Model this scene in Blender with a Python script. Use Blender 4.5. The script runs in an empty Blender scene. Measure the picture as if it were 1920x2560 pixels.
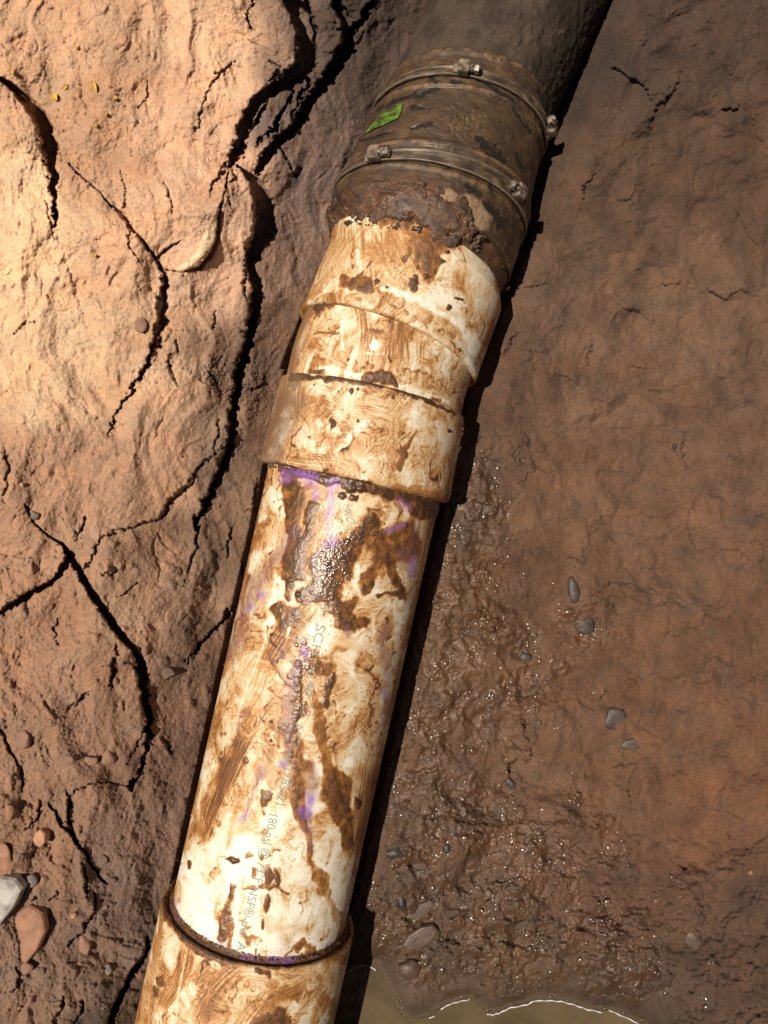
import bpy, math, random
import numpy as np
from mathutils import Vector, Matrix
from mathutils import noise as mnoise

# ------------------------------------------------------------------ camera, sky, sun, exposure
S = bpy.context.scene
COL = S.collection
F = 1923.0            # focal length in pixels of the 1920 x 2560 photograph
H = 0.746             # camera height above the pipe axis (metres); the camera looks straight down into the trench
cam_d = bpy.data.cameras.new('camera')
cam = bpy.data.objects.new('camera', cam_d)
COL.objects.link(cam)
cam.location = (0, 0, H)
cam.rotation_euler = (0, 0, 0)
cam_d.sensor_fit = 'VERTICAL'
cam_d.sensor_height = 36.0
cam_d.lens = 36.0 * F / 2560.0
cam_d.clip_start = 0.01
cam_d.clip_end = 100.0
S.camera = cam

SUN_DIR = Vector((-0.37, 0.03, 0.925)).normalized()      # towards the sun
W = bpy.data.worlds.new("World")
S.world = W
W.use_nodes = True
nt = W.node_tree
nt.nodes.clear()
wo = nt.nodes.new('ShaderNodeOutputWorld')
wb = nt.nodes.new('ShaderNodeBackground')
sk = nt.nodes.new('ShaderNodeTexSky')
sk.sky_type = 'NISHITA'
sk.sun_disc = False
sk.sun_elevation = math.asin(SUN_DIR.z)
sk.sun_rotation = math.atan2(SUN_DIR.x, SUN_DIR.y)
wb.inputs['Strength'].default_value = 0.022
nt.links.new(sk.outputs[0], wb.inputs['Color'])
nt.links.new(wb.outputs[0], wo.inputs['Surface'])

sl = bpy.data.lights.new('sun', 'SUN')
sun = bpy.data.objects.new('sun', sl)
COL.objects.link(sun)
sl.energy = 5.0
sl.angle = math.radians(0.55)
sl.color = (1.0, 0.86, 0.70)
sun.rotation_euler = SUN_DIR.to_track_quat('Z', 'Y').to_euler()
sun.location = (-1, 0, 3)

S.view_settings.view_transform = 'Standard'
S.view_settings.look = 'None'
S.view_settings.gamma = 1.0
S.view_settings.exposure = 0.3
S.view_settings.use_curve_mapping = False
S.cycles.use_denoising = True
S.cycles.max_bounces = 5

rng = np.random.default_rng(7)
random.seed(5)

# ------------------------------------------------------------------ helpers
def srgb(r, g, b):
    out = []
    for c in (r, g, b):
        c /= 255.0
        out.append(c / 12.92 if c <= 0.04045 else ((c + 0.055) / 1.055) ** 2.4)
    return np.array(out, dtype=np.float32)

LIT = np.array([1.43, 1.23, 1.00], dtype=np.float32)     # what a white card facing the sun sends back here
def lit(r, g, b, k=1.0):
    """base colour of a thing that the photograph shows as r, g, b where the sun meets it squarely"""
    return np.clip(srgb(r, g, b) / LIT * k, 0.0, 0.85)

_perm = np.random.default_rng(11).permutation(256).astype(np.int32)
_perm = np.concatenate([_perm, _perm])
_ga = np.linspace(0, 2 * np.pi, 16, endpoint=False)
_gx, _gy = np.cos(_ga).astype(np.float32), np.sin(_ga).astype(np.float32)
def perlin(x, y, seed=0):
    x = np.asarray(x, dtype=np.float32) + np.float32(seed * 17.31 + 400)
    y = np.asarray(y, dtype=np.float32) + np.float32(seed * 9.77 + 400)
    xi = np.floor(x); yi = np.floor(y)
    fx = x - xi; fy = y - yi
    xi = xi.astype(np.int32) & 255; yi = yi.astype(np.int32) & 255
    ux = fx * fx * fx * (fx * (fx * 6 - 15) + 10)
    uy = fy * fy * fy * (fy * (fy * 6 - 15) + 10)
    xj = (xi + 1) & 255; yj = (yi + 1) & 255
    a = _perm[xi]; b = _perm[xj]
    def g(h, dx, dy):
        h = h & 15
        return _gx[h] * dx + _gy[h] * dy
    n00 = g(_perm[a + yi], fx, fy); n10 = g(_perm[b + yi], fx - 1, fy)
    n01 = g(_perm[a + yj], fx, fy - 1); n11 = g(_perm[b + yj], fx - 1, fy - 1)
    x0 = n00 + ux * (n10 - n00); x1 = n01 + ux * (n11 - n01)
    return (x0 + uy * (x1 - x0)) * 1.5
def fbm(x, y, oct=4, seed=0, gain=0.5):
    o = 0; a = 1.0
    for k in range(oct):
        o = o + a * perlin(x, y, seed + k * 3)
        x = x * 2.03; y = y * 2.03; a *= gain
    return o
def ridge(x, y, oct=3, seed=0, gain=0.5):
    o = 0; a = 1.0
    for k in range(oct):
        o = o + a * (1 - np.abs(perlin(x, y, seed + k * 3)) * 1.6)
        x = x * 2.1; y = y * 2.1; a *= gain
    return o
def sst(a, b, x):
    t = np.clip((x - a) / (b - a), 0, 1)
    return t * t * (3 - 2 * t)
def polydist(px, py, pts, vals=None):
    """distance to a polyline, signed (positive on the side to the right of its run in the picture), and values along it"""
    best = np.full(px.shape, 1e9, dtype=np.float32); sd = np.zeros_like(best); vv = np.zeros_like(best); tt = np.zeros_like(best)
    n = len(pts)
    if vals is None: vals = [1.0] * n
    if not hasattr(vals, '__len__'): vals = [vals] * n
    if len(vals) < n: vals = list(vals) + [vals[-1]] * (n - len(vals))
    L = [0.0]
    for i in range(n - 1): L.append(L[-1] + math.hypot(pts[i+1][0]-pts[i][0], pts[i+1][1]-pts[i][1]))
    for i in range(n - 1):
        ax, ay = pts[i]; bx, by = pts[i+1]
        dx, dy = bx - ax, by - ay
        l2 = dx*dx + dy*dy + 1e-9
        t = np.clip(((px-ax)*dx + (py-ay)*dy) / l2, 0, 1)
        ex = px - ax - t*dx; ey = py - ay - t*dy
        d = np.sqrt(ex*ex + ey*ey)
        s = np.sign(-dy*(px-ax) + dx*(py-ay))
        m = d < best
        best = np.where(m, d, best); sd = np.where(m, s, sd)
        vv = np.where(m, vals[i] + t*(vals[i+1]-vals[i]), vv)
        tt = np.where(m, L[i] + t*math.sqrt(l2), tt)
    return best, sd, vv, tt, L[-1]

def C1(*p): return [(x*.5787, y*.5787) for x, y in p]
def C2(*p): return [(820+x*.3617, 100+y*.3617) for x, y in p]
def C3(*p): return [(x*.5787, 800+y*.5787) for x, y in p]
def C4(*p): return [(960+x*.5787, 850+y*.5787) for x, y in p]
def C5(*p): return [(x*.5787, 1650+y*.5787) for x, y in p]
def C6(*p): return [(860+x*.639, 1650+y*.639) for x, y in p]
def C7(*p): return [(640+x*.3978, 480+y*.3978) for x, y in p]
def C8(*p): return [(480+x*.4039, 1150+y*.4039) for x, y in p]
def C9(*p): return [(340+x*.3978, 1800+y*.3978) for x, y in p]
def C11(*p): return [(x*.2532, 2000+y*.2532) for x, y in p]
def C12(*p): return [(860+x*.4822, 2250+y*.4822) for x, y in p]

def link(o, parent=None):
    COL.objects.link(o)
    if parent is not None: o.parent = parent
    return o
def tag(o, label=None, cat=None, group=None, kind=None):
    if label: o['label'] = label
    if cat: o['category'] = cat
    if group: o['group'] = group
    if kind: o['kind'] = kind
    return o
def grid_mesh(name, P, closed=False, smooth=True):
    """P: n x m x 3 array of points -> quad sheet, columns joined when closed"""
    n, m = P.shape[:2]
    me = bpy.data.meshes.new(name)
    i = np.arange(n-1)[:, None] * m
    j = np.arange(m if closed else m-1)[None, :]
    jn = (j + 1) % m
    q = np.stack([i + j, i + jn, i + m + jn, i + m + j], -1).reshape(-1, 4).astype(np.int32)
    nf = len(q)
    me.vertices.add(n*m); me.vertices.foreach_set('co', P.astype(np.float32).ravel())
    me.loops.add(nf*4); me.loops.foreach_set('vertex_index', q.ravel())
    me.polygons.add(nf)
    me.polygons.foreach_set('loop_start', np.arange(nf, dtype=np.int32)*4)
    me.polygons.foreach_set('use_smooth', np.full(nf, smooth))
    me.update(calc_edges=True)
    return me
def set_col(me, col, rough, name='tint'):
    a = me.color_attributes.new(name, 'FLOAT_COLOR', 'POINT')
    c = np.concatenate([np.asarray(col, np.float32).reshape(-1, 3), np.asarray(rough, np.float32).reshape(-1, 1)], 1)
    a.data.foreach_set('color', c.ravel())

def new_mat(name):
    m = bpy.data.materials.new(name)
    m.use_nodes = True
    n = m.node_tree.nodes
    return m, n, m.node_tree.links, n['Principled BSDF']
def tinted_mat(name, grain_scale, grain_amt, bump_scale, bump_dist, spec=0.4, glint=False, drop_scale=900.0, drop_h=.0012):
    """colour and roughness come with the surface (the marks on it); grain and fine relief are noise"""
    m, n, l, b = new_mat(name)
    at = n.new('ShaderNodeAttribute'); at.attribute_name = 'tint'
    tc = n.new('ShaderNodeTexCoord')
    nz = n.new('ShaderNodeTexNoise'); nz.inputs['Scale'].default_value = grain_scale; nz.inputs['Detail'].default_value = 5.0
    nz.inputs['Roughness'].default_value = 0.65
    l.new(tc.outputs['Object'], nz.inputs['Vector'])
    mr = n.new('ShaderNodeMapRange'); mr.inputs['From Min'].default_value = 0.3; mr.inputs['From Max'].default_value = 0.7
    mr.inputs['To Min'].default_value = 1 - grain_amt; mr.inputs['To Max'].default_value = 1 + grain_amt
    l.new(nz.outputs['Fac'], mr.inputs['Value'])
    mx = n.new('ShaderNodeMix'); mx.data_type = 'RGBA'; mx.blend_type = 'MULTIPLY'; mx.inputs['Factor'].default_value = 1.0
    l.new(at.outputs['Color'], mx.inputs[6]); l.new(mr.outputs['Result'], mx.inputs[7])
    l.new(mx.outputs[2], b.inputs['Base Color'])
    l.new(at.outputs['Alpha'], b.inputs['Roughness'])
    b.inputs['Specular IOR Level'].default_value = spec
    n2 = n.new('ShaderNodeTexNoise'); n2.inputs['Scale'].default_value = bump_scale; n2.inputs['Detail'].default_value = 6.0
    n2.inputs['Roughness'].default_value = 0.7
    l.new(tc.outputs['Object'], n2.inputs['Vector'])
    bp = n.new('ShaderNodeBump'); bp.inputs['Strength'].default_value = 1.0; bp.inputs['Distance'].default_value = bump_dist
    l.new(n2.outputs['Fac'], bp.inputs['Height'])
    if glint:
        # a film of water rounds off the grain: smooth swells instead of grit where it is wet
        vo = n.new('ShaderNodeTexNoise'); vo.inputs['Scale'].default_value = drop_scale; vo.inputs['Detail'].default_value = 0.6
        l.new(tc.outputs['Object'], vo.inputs['Vector'])
        wet = n.new('ShaderNodeMapRange'); wet.inputs['From Min'].default_value = 0.5; wet.inputs['From Max'].default_value = 0.22
        wet.inputs['To Min'].default_value = 0.0; wet.inputs['To Max'].default_value = drop_h
        l.new(at.outputs['Alpha'], wet.inputs['Value'])
        dr = n.new('ShaderNodeMapRange'); dr.inputs['From Min'].default_value = 0.22; dr.inputs['From Max'].default_value = 0.5
        dr.inputs['To Min'].default_value = bump_dist*.45; dr.inputs['To Max'].default_value = bump_dist
        l.new(at.outputs['Alpha'], dr.inputs['Value']); l.new(dr.outputs['Result'], bp.inputs['Distance'])
        b2 = n.new('ShaderNodeBump'); b2.invert = True; b2.inputs['Strength'].default_value = 1.0
        l.new(wet.outputs['Result'], b2.inputs['Distance'])
        l.new(vo.outputs['Fac'], b2.inputs['Height']); l.new(bp.outputs['Normal'], b2.inputs['Normal'])
        l.new(b2.outputs['Normal'], b.inputs['Normal'])
    else:
        l.new(bp.outputs['Normal'], b.inputs['Normal'])
    return m

def unproject(u, v, z=0.0):
    return np.array([(u-960)/F*(H-z), (1280-v)/F*(H-z), z])
def project(P):
    d = H - P[..., 2]
    return 960 + F*P[..., 0]/d, 1280 - F*P[..., 1]/d

# ------------------------------------------------------------------ the ground: one sheet of earth, from bank to bank
def axis_vals(lo, hi, step, pad, npad):
    core = np.arange(lo, hi + step, step)
    k = np.linspace(0, 1, npad + 1)[1:]
    out = pad * (0.25*k + 0.75*k**2)
    return np.concatenate([lo - out[::-1], core, core[-1] + out])
ug = axis_vals(-50, 1970, 2.7, 1000, 36).astype(np.float32)
vg = axis_vals(-50, 2610, 2.7, 1000, 36).astype(np.float32)
U, V = np.meshgrid(ug, vg)
NV, NU = U.shape

# pipe line in the picture, used to lay the trench along it
def pipe_x(v):
    return np.where(v > 923, 949.7 - .222*(v-923), 949.7 - .41*(v-923))
Q = (U - pipe_x(V)) * np.where(V > 923, .976, .925)
base = np.interp(Q, [-1500, -900, -700, -560, -470, -400, -340, -290, -235, -200, -60, 60, 190, 235, 300, 520, 800, 1100, 1500],
                    [.066, .066, .060, .047, .034, .018, .002, -.012, -.026, -.060, -.115, -.115, -.058, -.033, -.030, -.042, -.040, -.012, .05]).astype(np.float32)
# soften the kinks of the profile
Z = base
# the upper right bank and the far end rise a little, the sump in the lower right sinks
Z = Z + .018*sst(700, 0, V)*sst(900, 1700, U)
wx = fbm(U/300, V/300, 3, 1)*46; wy = fbm(U/300, V/300, 3, 9)*46
rough_left = sst(-190, -330, Q)
Z = Z + .012*fbm((U+wx)/300, (V+wy)/400, 2, 21)*(.2+.8*rough_left)
Z = Z + .0022*fbm((U+wx)/90, (V+wy)/120, 3, 31)

def seg_win(pts, m):
    xs = [p[0] for p in pts]; ys = [p[1] for p in pts]
    i0, i1 = np.searchsorted(vg, [min(ys)-m, max(ys)+m]); j0, j1 = np.searchsorted(ug, [min(xs)-m, max(xs)+m])
    return slice(i0, max(i1, i0+1)), slice(j0, max(j1, j0+1))
edge_n = fbm(U/26, V/26, 3, 41)*7 + fbm(U/9, V/9, 2, 47)*3.4
dark_gap = np.zeros_like(Z)
def ledge(pts, w, L=150.0, rag=1.0, rnd=9.0, k=1.0):
    """a broken edge of earth: high on the right hand of the line's run, dropping by what throws a shadow w pixels wide"""
    global Z
    if not hasattr(w, '__len__'): w = [w]*len(pts)
    sl = seg_win(pts, L*3)
    u, v = U[sl], V[sl]
    d, s, ww, tt, LL = polydist(u + edge_n[sl]*rag*.8, v + edge_n[sl]*rag*.6, pts, w)
    sd = d*s
    h = ww*k*H/F/np.maximum(.47 + (960-u)/1923, .3)
    endf = sst(0, 14+.9*d, tt)*sst(0, 14+.9*d, LL-tt)          # the edge dies out at both ends
    cap = 1.0
    up = np.where(sd > 0, (.62 + .38*np.sqrt(np.clip(sd/rnd, 0, 1)))*np.exp(-sd/L), 0)
    dn = np.where(sd <= 0, -.25*np.exp(sd/(26+ww)), 0)
    Z[sl] += (h*(up + dn)*endf*cap).astype(np.float32)
def fissure(pts, w, depth, rag=1.0):
    global Z
    if not hasattr(w, '__len__'): w = [w]*len(pts)
    sl = seg_win(pts, 80)
    d, s, ww, tt, LL = polydist(U[sl] + edge_n[sl]*rag, V[sl] + edge_n[sl]*rag*.7, pts, w)
    Z[sl] -= (depth*(1-sst(ww*.30, ww*.62, d))).astype(np.float32)

EDGES = []
def gap(pts, w, L, hk=.5, depth=.022, rnd=9.0, rag=1.0):
    """an edge standing over a deep open gap w pixels wide on its low side"""
    if not hasattr(w, '__len__'): w = [w]*len(pts)
    w = list(w) + [w[-1]]*(len(pts)-len(w))
    EDGES.append((pts, w))
    ledge(pts, [q*hk for q in w], L=L, rnd=rnd, rag=rag)
    off = []
    for i, (a, b) in enumerate(pts):
        p0 = pts[max(i-1, 0)]; p1 = pts[min(i+1, len(pts)-1)]
        dx, dy = p1[0]-p0[0], p1[1]-p0[1]; l = math.hypot(dx, dy)+1e-6
        off.append((a + dy/l*w[i]*.42, b - dx/l*w[i]*.42))
    fissure(off, [max(q*.85, 3.2) for q in w], depth, rag)
def crack(pts, w, L=60, rnd=5, rag=.9):
    if not hasattr(w, '__len__'): w = [w]*len(pts)
    ledge(pts, w, L=L, rnd=rnd, rag=rag)
    fissure(pts, [max(q*.9, 3.6) if q > 2.5 else q for q in w], .006, rag)
# main overhanging edge of the left bank, top to bottom
gap(C1((1190,-60),(1215,0),(1262,60),(1288,150),(1282,260),(1232,318),(1165,368),(1100,410),(1060,480),(1020,570),(1000,650),(978,712)),
    [34,38,46,58,60,50,30,30,30,30,36,14], L=200, hk=.55)
gap(C1((1030,722),(1080,790),(1105,880),(1106,980),(1078,1060),(1060,1150),(1090,1240),(1085,1330),(1062,1420)) +
    C3((1055,110),(1020,200),(1000,330),(985,480),(958,600),(910,720),(870,800),(832,890)),
    [4,26,52,54,42,28,30,26,24,25,26,25,25,24,22,20,16,6], L=330, hk=.72)
# plates of earth below that edge
gap(C1((1420,-30),(1440,30),(1470,90),(1476,190),(1405,305),(1362,370),(1322,420),(1290,490),(1240,560),(1182,605),(1142,650),(1104,745)),
    [22,26,34,40,38,34,30,28,26,24,26,14], L=90, hk=.5)
gap(C1((1640,-60),(1600,0),(1562,70),(1512,135),(1480,190)), [16,16,15,14,6], L=90, hk=.5)
for pts, w in [(C1((1300,-20),(1332,60),(1350,130),(1362,210)), [14,12,12,6]), (C1((1190,372),(1130,470),(1052,600),(1012,662)), [9,11,11,6]),
               (C1((1272,340),(1240,430),(1172,560),(1092,622)), [9,10,11,6]), (C1((1332,342),(1292,430),(1262,505)), [8,8,5]), (C1((1100,0),(1060,60),(1085,130)), [3,5,3])]:
    gap(pts, w, L=45, hk=.4, depth=.014, rnd=4)
# open crack near the left margin
fissure(C1((-60,325),(0,340),(50,372),(110,430),(168,500),(205,570),(215,660),(232,760),(234,860),(240,985)), [10,11,16,24,33,36,36,20,12,5], .034, 1.3)
ledge(C1((0,330),(60,372),(120,430),(160,500),(190,570),(200,660),(222,760),(230,860),(238,980)), [4,6,8,12,14,12,8,5,3], L=200)
ledge(C1((240,990),(270,1090),(310,1220),(340,1330),(382,1450)), [4,4,5,5,2], L=90, rag=1.6)
# ragged crack through the middle of the left bank
p5 = C1((290,700),(340,755),(420,820),(480,890),(530,925),(570,990),(620,1050),(660,1100),(702,1170),(712,1230),(700,1300),(692,1400),(684,1486)) + C3((692,60),(640,170),(600,250),(550,330),(510,390),(480,460),(468,505))
ledge(p5, [2,4,3,6,10,9,9,10,12,14,20,16,14,13,11,10,8,6,4,1.5], L=170, rag=1.3)
fissure(p5, [2,3,2,5,9,9,8,9,12,15,24,20,17,15,12,10,8,6,4,2], .016, 1.3)
# tongue of clay with the pale scrape
gap(C1((985,722),(975,790),(960,860),(940,930),(936,980),(935,1030),(900,1100),(860,1150),(790,1172),(715,1166)), [3,5,6,8,9,12,13,11,5,2], L=85, rag=.25, rnd=30, hk=.9, depth=.008)
crack(C1((790,1035),(740,1065),(702,1085),(680,1122)), [2,7,8,4], L=80, rag=.5)
for pts, w in [(C1((1012,262),(990,290),(920,342),(880,430),(860,520),(840,600)), [6,5,4,4,3,1]),
               (C1((980,716),(930,770),(910,820),(898,850)), [9,7,5,2]), (C1((1002,724),(1012,770),(985,800),(985,860),(995,900)), [6,7,3,4,2]),
               (C1((1200,622),(1240,692),(1272,762)), [5,5,4]), (C1((1302,728),(1260,762)), [8,4]),
               (C1((1170,270),(1215,300),(1160,352)), [8,12,6]),
               (C1((560,980),(555,1060),(600,1130)), [4,4,2]), (C1((930,1340),(920,1420)), [4,3]), (C1((1060,1150),(1050,1230),(1070,1300)), [8,8,4]),
               (C1((200,870),(215,960),(235,1040)), [3,4,2]), (C1((140,1385),(90,1410),(40,1450)), [3,3,2]),
               (C1((710,790),(740,860),(745,920)), [2,4,2]), (C1((630,340),(640,420),(600,470)), [2,3,2]), (C1((525,740),(540,820),(530,900)), [3,4,2]),
               (C3((850,890),(852,970),(822,1050),(790,1150)), [7,6,4,2]),
               (C3((930,520),(932,580),(850,640),(820,720),(740,770),(700,850),(590,890),(500,916),(430,940),(410,1000),(350,1100)), [3,4,6,11,12,7,6,5,4,6,5]),
               (C3((512,1080),(480,1096),(440,1100)), [5,6,3]), (C3((1110,680),(1105,750),(1095,815),(1060,830)), [5,6,4,2]),
               (C3((1010,900),(980,960),(990,1030)), [6,6,3]), (C3((760,90),(768,140)), [10,5]), (C3((1152,250),(1088,306)), [7,5]),
               (C3((365,850),(350,900),(320,950)), [5,6,4]), (C3((945,430),(940,500),(930,560)), [4,5,3]),
               (C3((730,140),(735,220),(760,280)), [3,4,2]), (C3((885,200),(930,270),(960,340)), [2,3,2]),
               (C3((20,560),(40,660),(20,760)), [4,5,3]), (C3((250,1290),(235,1340),(245,1400)), [3,4,2]),
               (C3((600,1140),(540,1180),(505,1200)), [3,4,2])]:
    crack(pts, w)
# lower left: lumps broken from the bank
gap(C3((108,795),(145,880),(212,938),(268,973),(286,1012),(270,1060),(222,1120),(130,1170),(60,1212),(-10,1258),(-60,1275)), [2,3,4,8,15,17,16,17,17,17,17], L=190, rnd=16, rag=.7, hk=.8)
gap(C3((288,1022),(340,1112),(400,1210),(460,1300),(520,1380),(570,1430),(598,1490)) + C5((588,40),(602,100),(612,190),(636,260),(626,330),(620,420),(590,492),(552,546)),
      [24,20,20,20,17,14,22,28,24,20,17,17,8,11,13,12], L=240, hk=.8)
crack(C3((500,1390),(490,1470),(480,1555)), [4,6,3], L=50)
gap(C3((1042,1050),(1050,1120),(1030,1200),(970,1282),(910,1342),(850,1412),(800,1472)), [7,8,13,10,8,9,4], L=90, hk=.7, depth=.014)
for pts, w in [(C5((0,285),(30,370),(60,420),(90,480),(102,572)), [8,8,7,11,3]), (C5((385,140),(340,185),(288,207)), [8,9,3]),
               (C5((500,0),(482,90),(474,122)), [6,7,3]), (C5((290,570),(300,640),(288,712)), [7,8,5]),
               (C5((552,546),(470,526),(400,532),(330,562),(288,602)), [4,3,3,4,4]), (C5((700,330),(735,380),(742,430)), [4,5,2]),
               (C5((640,265),(655,320),(660,370)), [5,7,3]),
               (C5((630,300),(590,370),(540,450)), [3,3,2])]:
    crack(pts, w, L=70, rnd=6)
crack(C11((400,0),(408,60),(360,190),(245,310)), [3,6,4,2], L=45, rnd=4)
p17 = C11((480,20),(560,150),(640,270),(720,350),(800,470),(870,570),(930,680),(1010,790),(1050,826))
ledge(p17, [6,8,10,9,9,8,6,5,2], L=70, rag=1.2); fissure(p17, [3,6,9,10,9,9,7,6,2], .012, 1.4)
crack(C11((690,-10),(684,120),(672,230),(716,320)), [8,10,12,8], L=40, rnd=5)
crack(C11((800,600),(830,720),(850,840),(845,950)), [4,8,7,3], L=60)
crack(C11((925,910),(935,1000),(935,1110),(915,1150),(830,1220),(822,1300),(700,1390),(680,1450)), [5,8,9,8,8,6,5,2], L=90)
crack(C11((560,890),(545,960),(480,990)), [4,5,2], L=40); crack(C11((365,960),(310,1000)), [6,3], L=40)
gap(C11((1440,1340),(1450,1440),(1390,1560),(1290,1690),(1220,1830),(1130,2000),(1085,2120),(1050,2260),(1020,2400)), [4,12,16,17,17,18,20,22,22], L=200, rnd=26, rag=.5, hk=.7, depth=.02)
crack(C11((610,1930),(615,2010),(585,2110),(530,2230)), [6,9,10,8], L=50); crack(C11((815,1980),(800,2080),(700,2230)), [6,8,6], L=50)
crack(C11((155,1640),(200,1740),(195,1810),(110,1880),(0,1900)), [3,5,5,2,2], L=60)

# right side: soft scarps and dents in the wet earth
for pts, w in [(C4((905,0),(890,60),(862,132)), [3,4,3]), (C4((1312,385),(1290,440),(1290,500),(1255,522)), [4,6,7,5]),
               (C4((1048,518),(1010,568),(895,572)), [3,4,2]), (C4((612,390),(630,480),(650,545),(700,572),(745,566)), [4,5,6,7,3]),
               (C4((1290,1150),(1200,1100),(1090,1062),(1000,1052),(930,1082),(860,1070)), [3,6,8,8,9,4]),
               (C4((1360,1180),(1230,1132),(1130,1152),(1080,1112),(1000,1112),(920,1132),(840,1152)), [2,5,6,6,5,5,4]),
               (C4((1520,1432),(1480,1402),(1430,1362),(1378,1396)), [3,8,8,4]),
               (C4((880,760),(885,860),(850,950)), [3,4,2]), (C4((1230,990),(1150,985),(1040,990)), [3,4,2]),
               (C6((1010,660),(900,640),(820,640),(700,634),(640,650),(580,640),(500,634),(450,622),(300,612),(200,562)), [4,8,12,15,18,18,16,12,9,6]),
               (C6((735,330),(730,390),(640,400),(635,460)), [7,8,8,4]), (C6((710,220),(700,260),(720,320)), [7,8,5]),
               (C6((1420,1010),(1380,930),(1330,860),(1280,840)), [7,14,12,5]), (C6((1190,1052),(1080,1034),(1030,1002),(992,922)), [4,7,7,3]),
               (C6((780,1000),(700,1040),(620,1052)), [6,6,3]), (C6((560,940),(590,880),(640,860)), [4,6,4]),
               (C6((330,800),(290,760),(230,740)), [4,6,4]), (C6((1180,1330),(1080,1300),(940,1310),(850,1300)), [5,9,7,3]),
               (C6((270,1250),(200,1240),(190,1190)), [6,7,4]), (C6((430,1100),(360,1140),(300,1100)), [4,5,3]),
               (C6((950,760),(880,700),(800,690)), [4,6,4]), (C6((1300,330),(1200,290),(1120,240)), [3,5,3]),
               (C6((1580,640),(1520,600),(1500,700)), [3,4,2]), (C6((840,170),(760,130),(700,160)), [4,5,3])]:
    ledge(pts, w, L=55, rag=1.1, rnd=8, k=.62); fissure(pts, [max(q*.5, 3.0) if q > 3 else 1 for q in w], .004, 1.3)
for pts, w, dp in [(C4((800,932),(822,936)), 5, .006), (C4((835,948),(845,956)), 7, .007), (C4((1500,500),(1560,520),(1620,600)), 4, .003),
                   (C6((1320,800),(1330,815)), 8, .004)]:
    fissure(pts, w, dp)

# flaky scarps: the clay breaks in thin wavy leaves
def terrace(f, n, wd):
    q = f*n; i = np.floor(q); t = q - i
    return (i + sst(1-wd, 1.0, t))/n - f
def flakes(Z, su, sv, seed, amp, n, mask, tilt=0.0):
    f = fbm((U + wx*1.6)/su, (V + wy*1.6)/sv, 4, seed, .55) + tilt*U/su
    return Z + amp*terrace(f, n, .12)*mask
lm = sst(-175, -300, Q)
rm = 1 - lm
pa = sst(-.25, .35, fbm(U/210, V/210, 2, 61)); pb = sst(-.2, .4, fbm(U/160, V/160, 2, 66))
low = sst(1150, 1700, V)*lm
lay = sst(100, 350, U)
brk = [sst(.05, .45, fbm(U/75, V/75, 3, 300+7*q)) for q in range(3)]
Z = flakes(Z, 170, 330, 71, .0042, 1.6, lm*brk[0])
Z = flakes(Z, 75, 130, 75, .0020, 1.8, lm*brk[1])
Z = flakes(Z, 40, 66, 79, .0012, 1.8, lm*brk[2]*(.4+.7*low))
Z = flakes(Z, 60, 24, 83, .0020, 1.8, lm*brk[0]*brk[1])
Z = flakes(Z, 150, 140, 87, .0032, 1.6, rm*brk[1]*.8)
Z = flakes(Z, 50, 44, 91, .0018, 1.8, rm*brk[2]*.8)
# runs and creases down the bank, lumps, crumbly skin
Z = Z + .0012*(ridge((U+wx*1.3)/48, (V+wy)/170, 3, 95)-1.0)*lm*(.25+.75*sst(1500, 900, V))*(.3+.7*pb)
Z = Z + .0060*(ridge((U+wx*1.5)/150, (V+wy*1.5)/330, 2, 96, .35)-1.0)*lm
Z = Z + .0009*fbm((U+wx)/38, (V+wy)/60, 4, 97, .55)*(lm+.9*rm)
Z = Z + .0006*fbm(U/15, V/17, 3, 99, .6)*(lm*(.4+.7*pa)+.5*rm)
# clods and grit
wetness = np.zeros_like(Z)
def anch(pts, s):
    o = np.zeros_like(Z)
    for (a, b, r) in pts: o = np.maximum(o, np.exp(-((U-a)**2+(V-b)**2)/(2*r*r)))
    return o
wetness = anch([(1180,1300,90),(1150,1480,130),(1130,1620,150),(1120,1780,150),(1060,1950,140),(1150,2080,190),(1330,2140,150),(1250,2330,190),(1010,2330,120),(1480,2360,130),(1300,1700,100),(1450,1560,60),(1560,2430,110),(1180,1180,70)], 0)
wetness = np.clip(sst(.05, .85, wetness*.9 + .34*fbm(U/80, V/80, 4, 101, .6)), 0, 1)*sst(-50, 150, Q)
wetness = np.maximum(wetness, np.exp(-((U-325)**2+(V-2530)**2)/(2*45**2)))
lump = np.maximum(fbm(U/30, V/30, 3, 111), -.3)
Z = Z + .0022*lump*(wetness*.9 + .18*rm)
Z = Z + .0011*np.maximum(fbm(U/13, V/13, 2, 117), -.2)*(wetness*.9 + .35 + .3*low)
sharp = sst(2060, 2300, V)*sst(-10, 200, Q)
Z = Z + .0042*fbm(U/42, V/38, 4, 121, .6)*sharp
Z = Z + .00055*fbm(U/6.5, V/6.5, 2, 131)*(1+.5*low)*(1-.75*wetness)
Z = Z + .0070*fbm((U+wx)/170, (V+wy)/140, 3, 123)*rm*sst(250, 360, Q) + .0022*fbm((U+wx)/55, (V+wy)/48, 3, 127)*rm*sst(240, 300, Q)
for i in range(70):
    a, b = rng.uniform(1050, 1930), rng.uniform(150, 2350)
    if a < float(pipe_x(np.float32(b))) + 300: continue
    an = rng.uniform(2.3, 4.4); pts = [(a, b)]
    for q in range(rng.integers(3, 7)):
        an += rng.normal(0, .45); st_ = rng.uniform(14, 34)
        pts.append((pts[-1][0]+st_*math.cos(an), pts[-1][1]+st_*math.sin(an)))
    wv_ = rng.uniform(2, 6)
    ledge(pts, [wv_*.4] + [wv_]*(len(pts)-2) + [wv_*.3], L=40, rag=1.4, rnd=8)
    if i % 14 == 0: fissure(pts, [1.2] + [3.0]*(len(pts)-2) + [1.2], .0016, 1.5)
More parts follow.
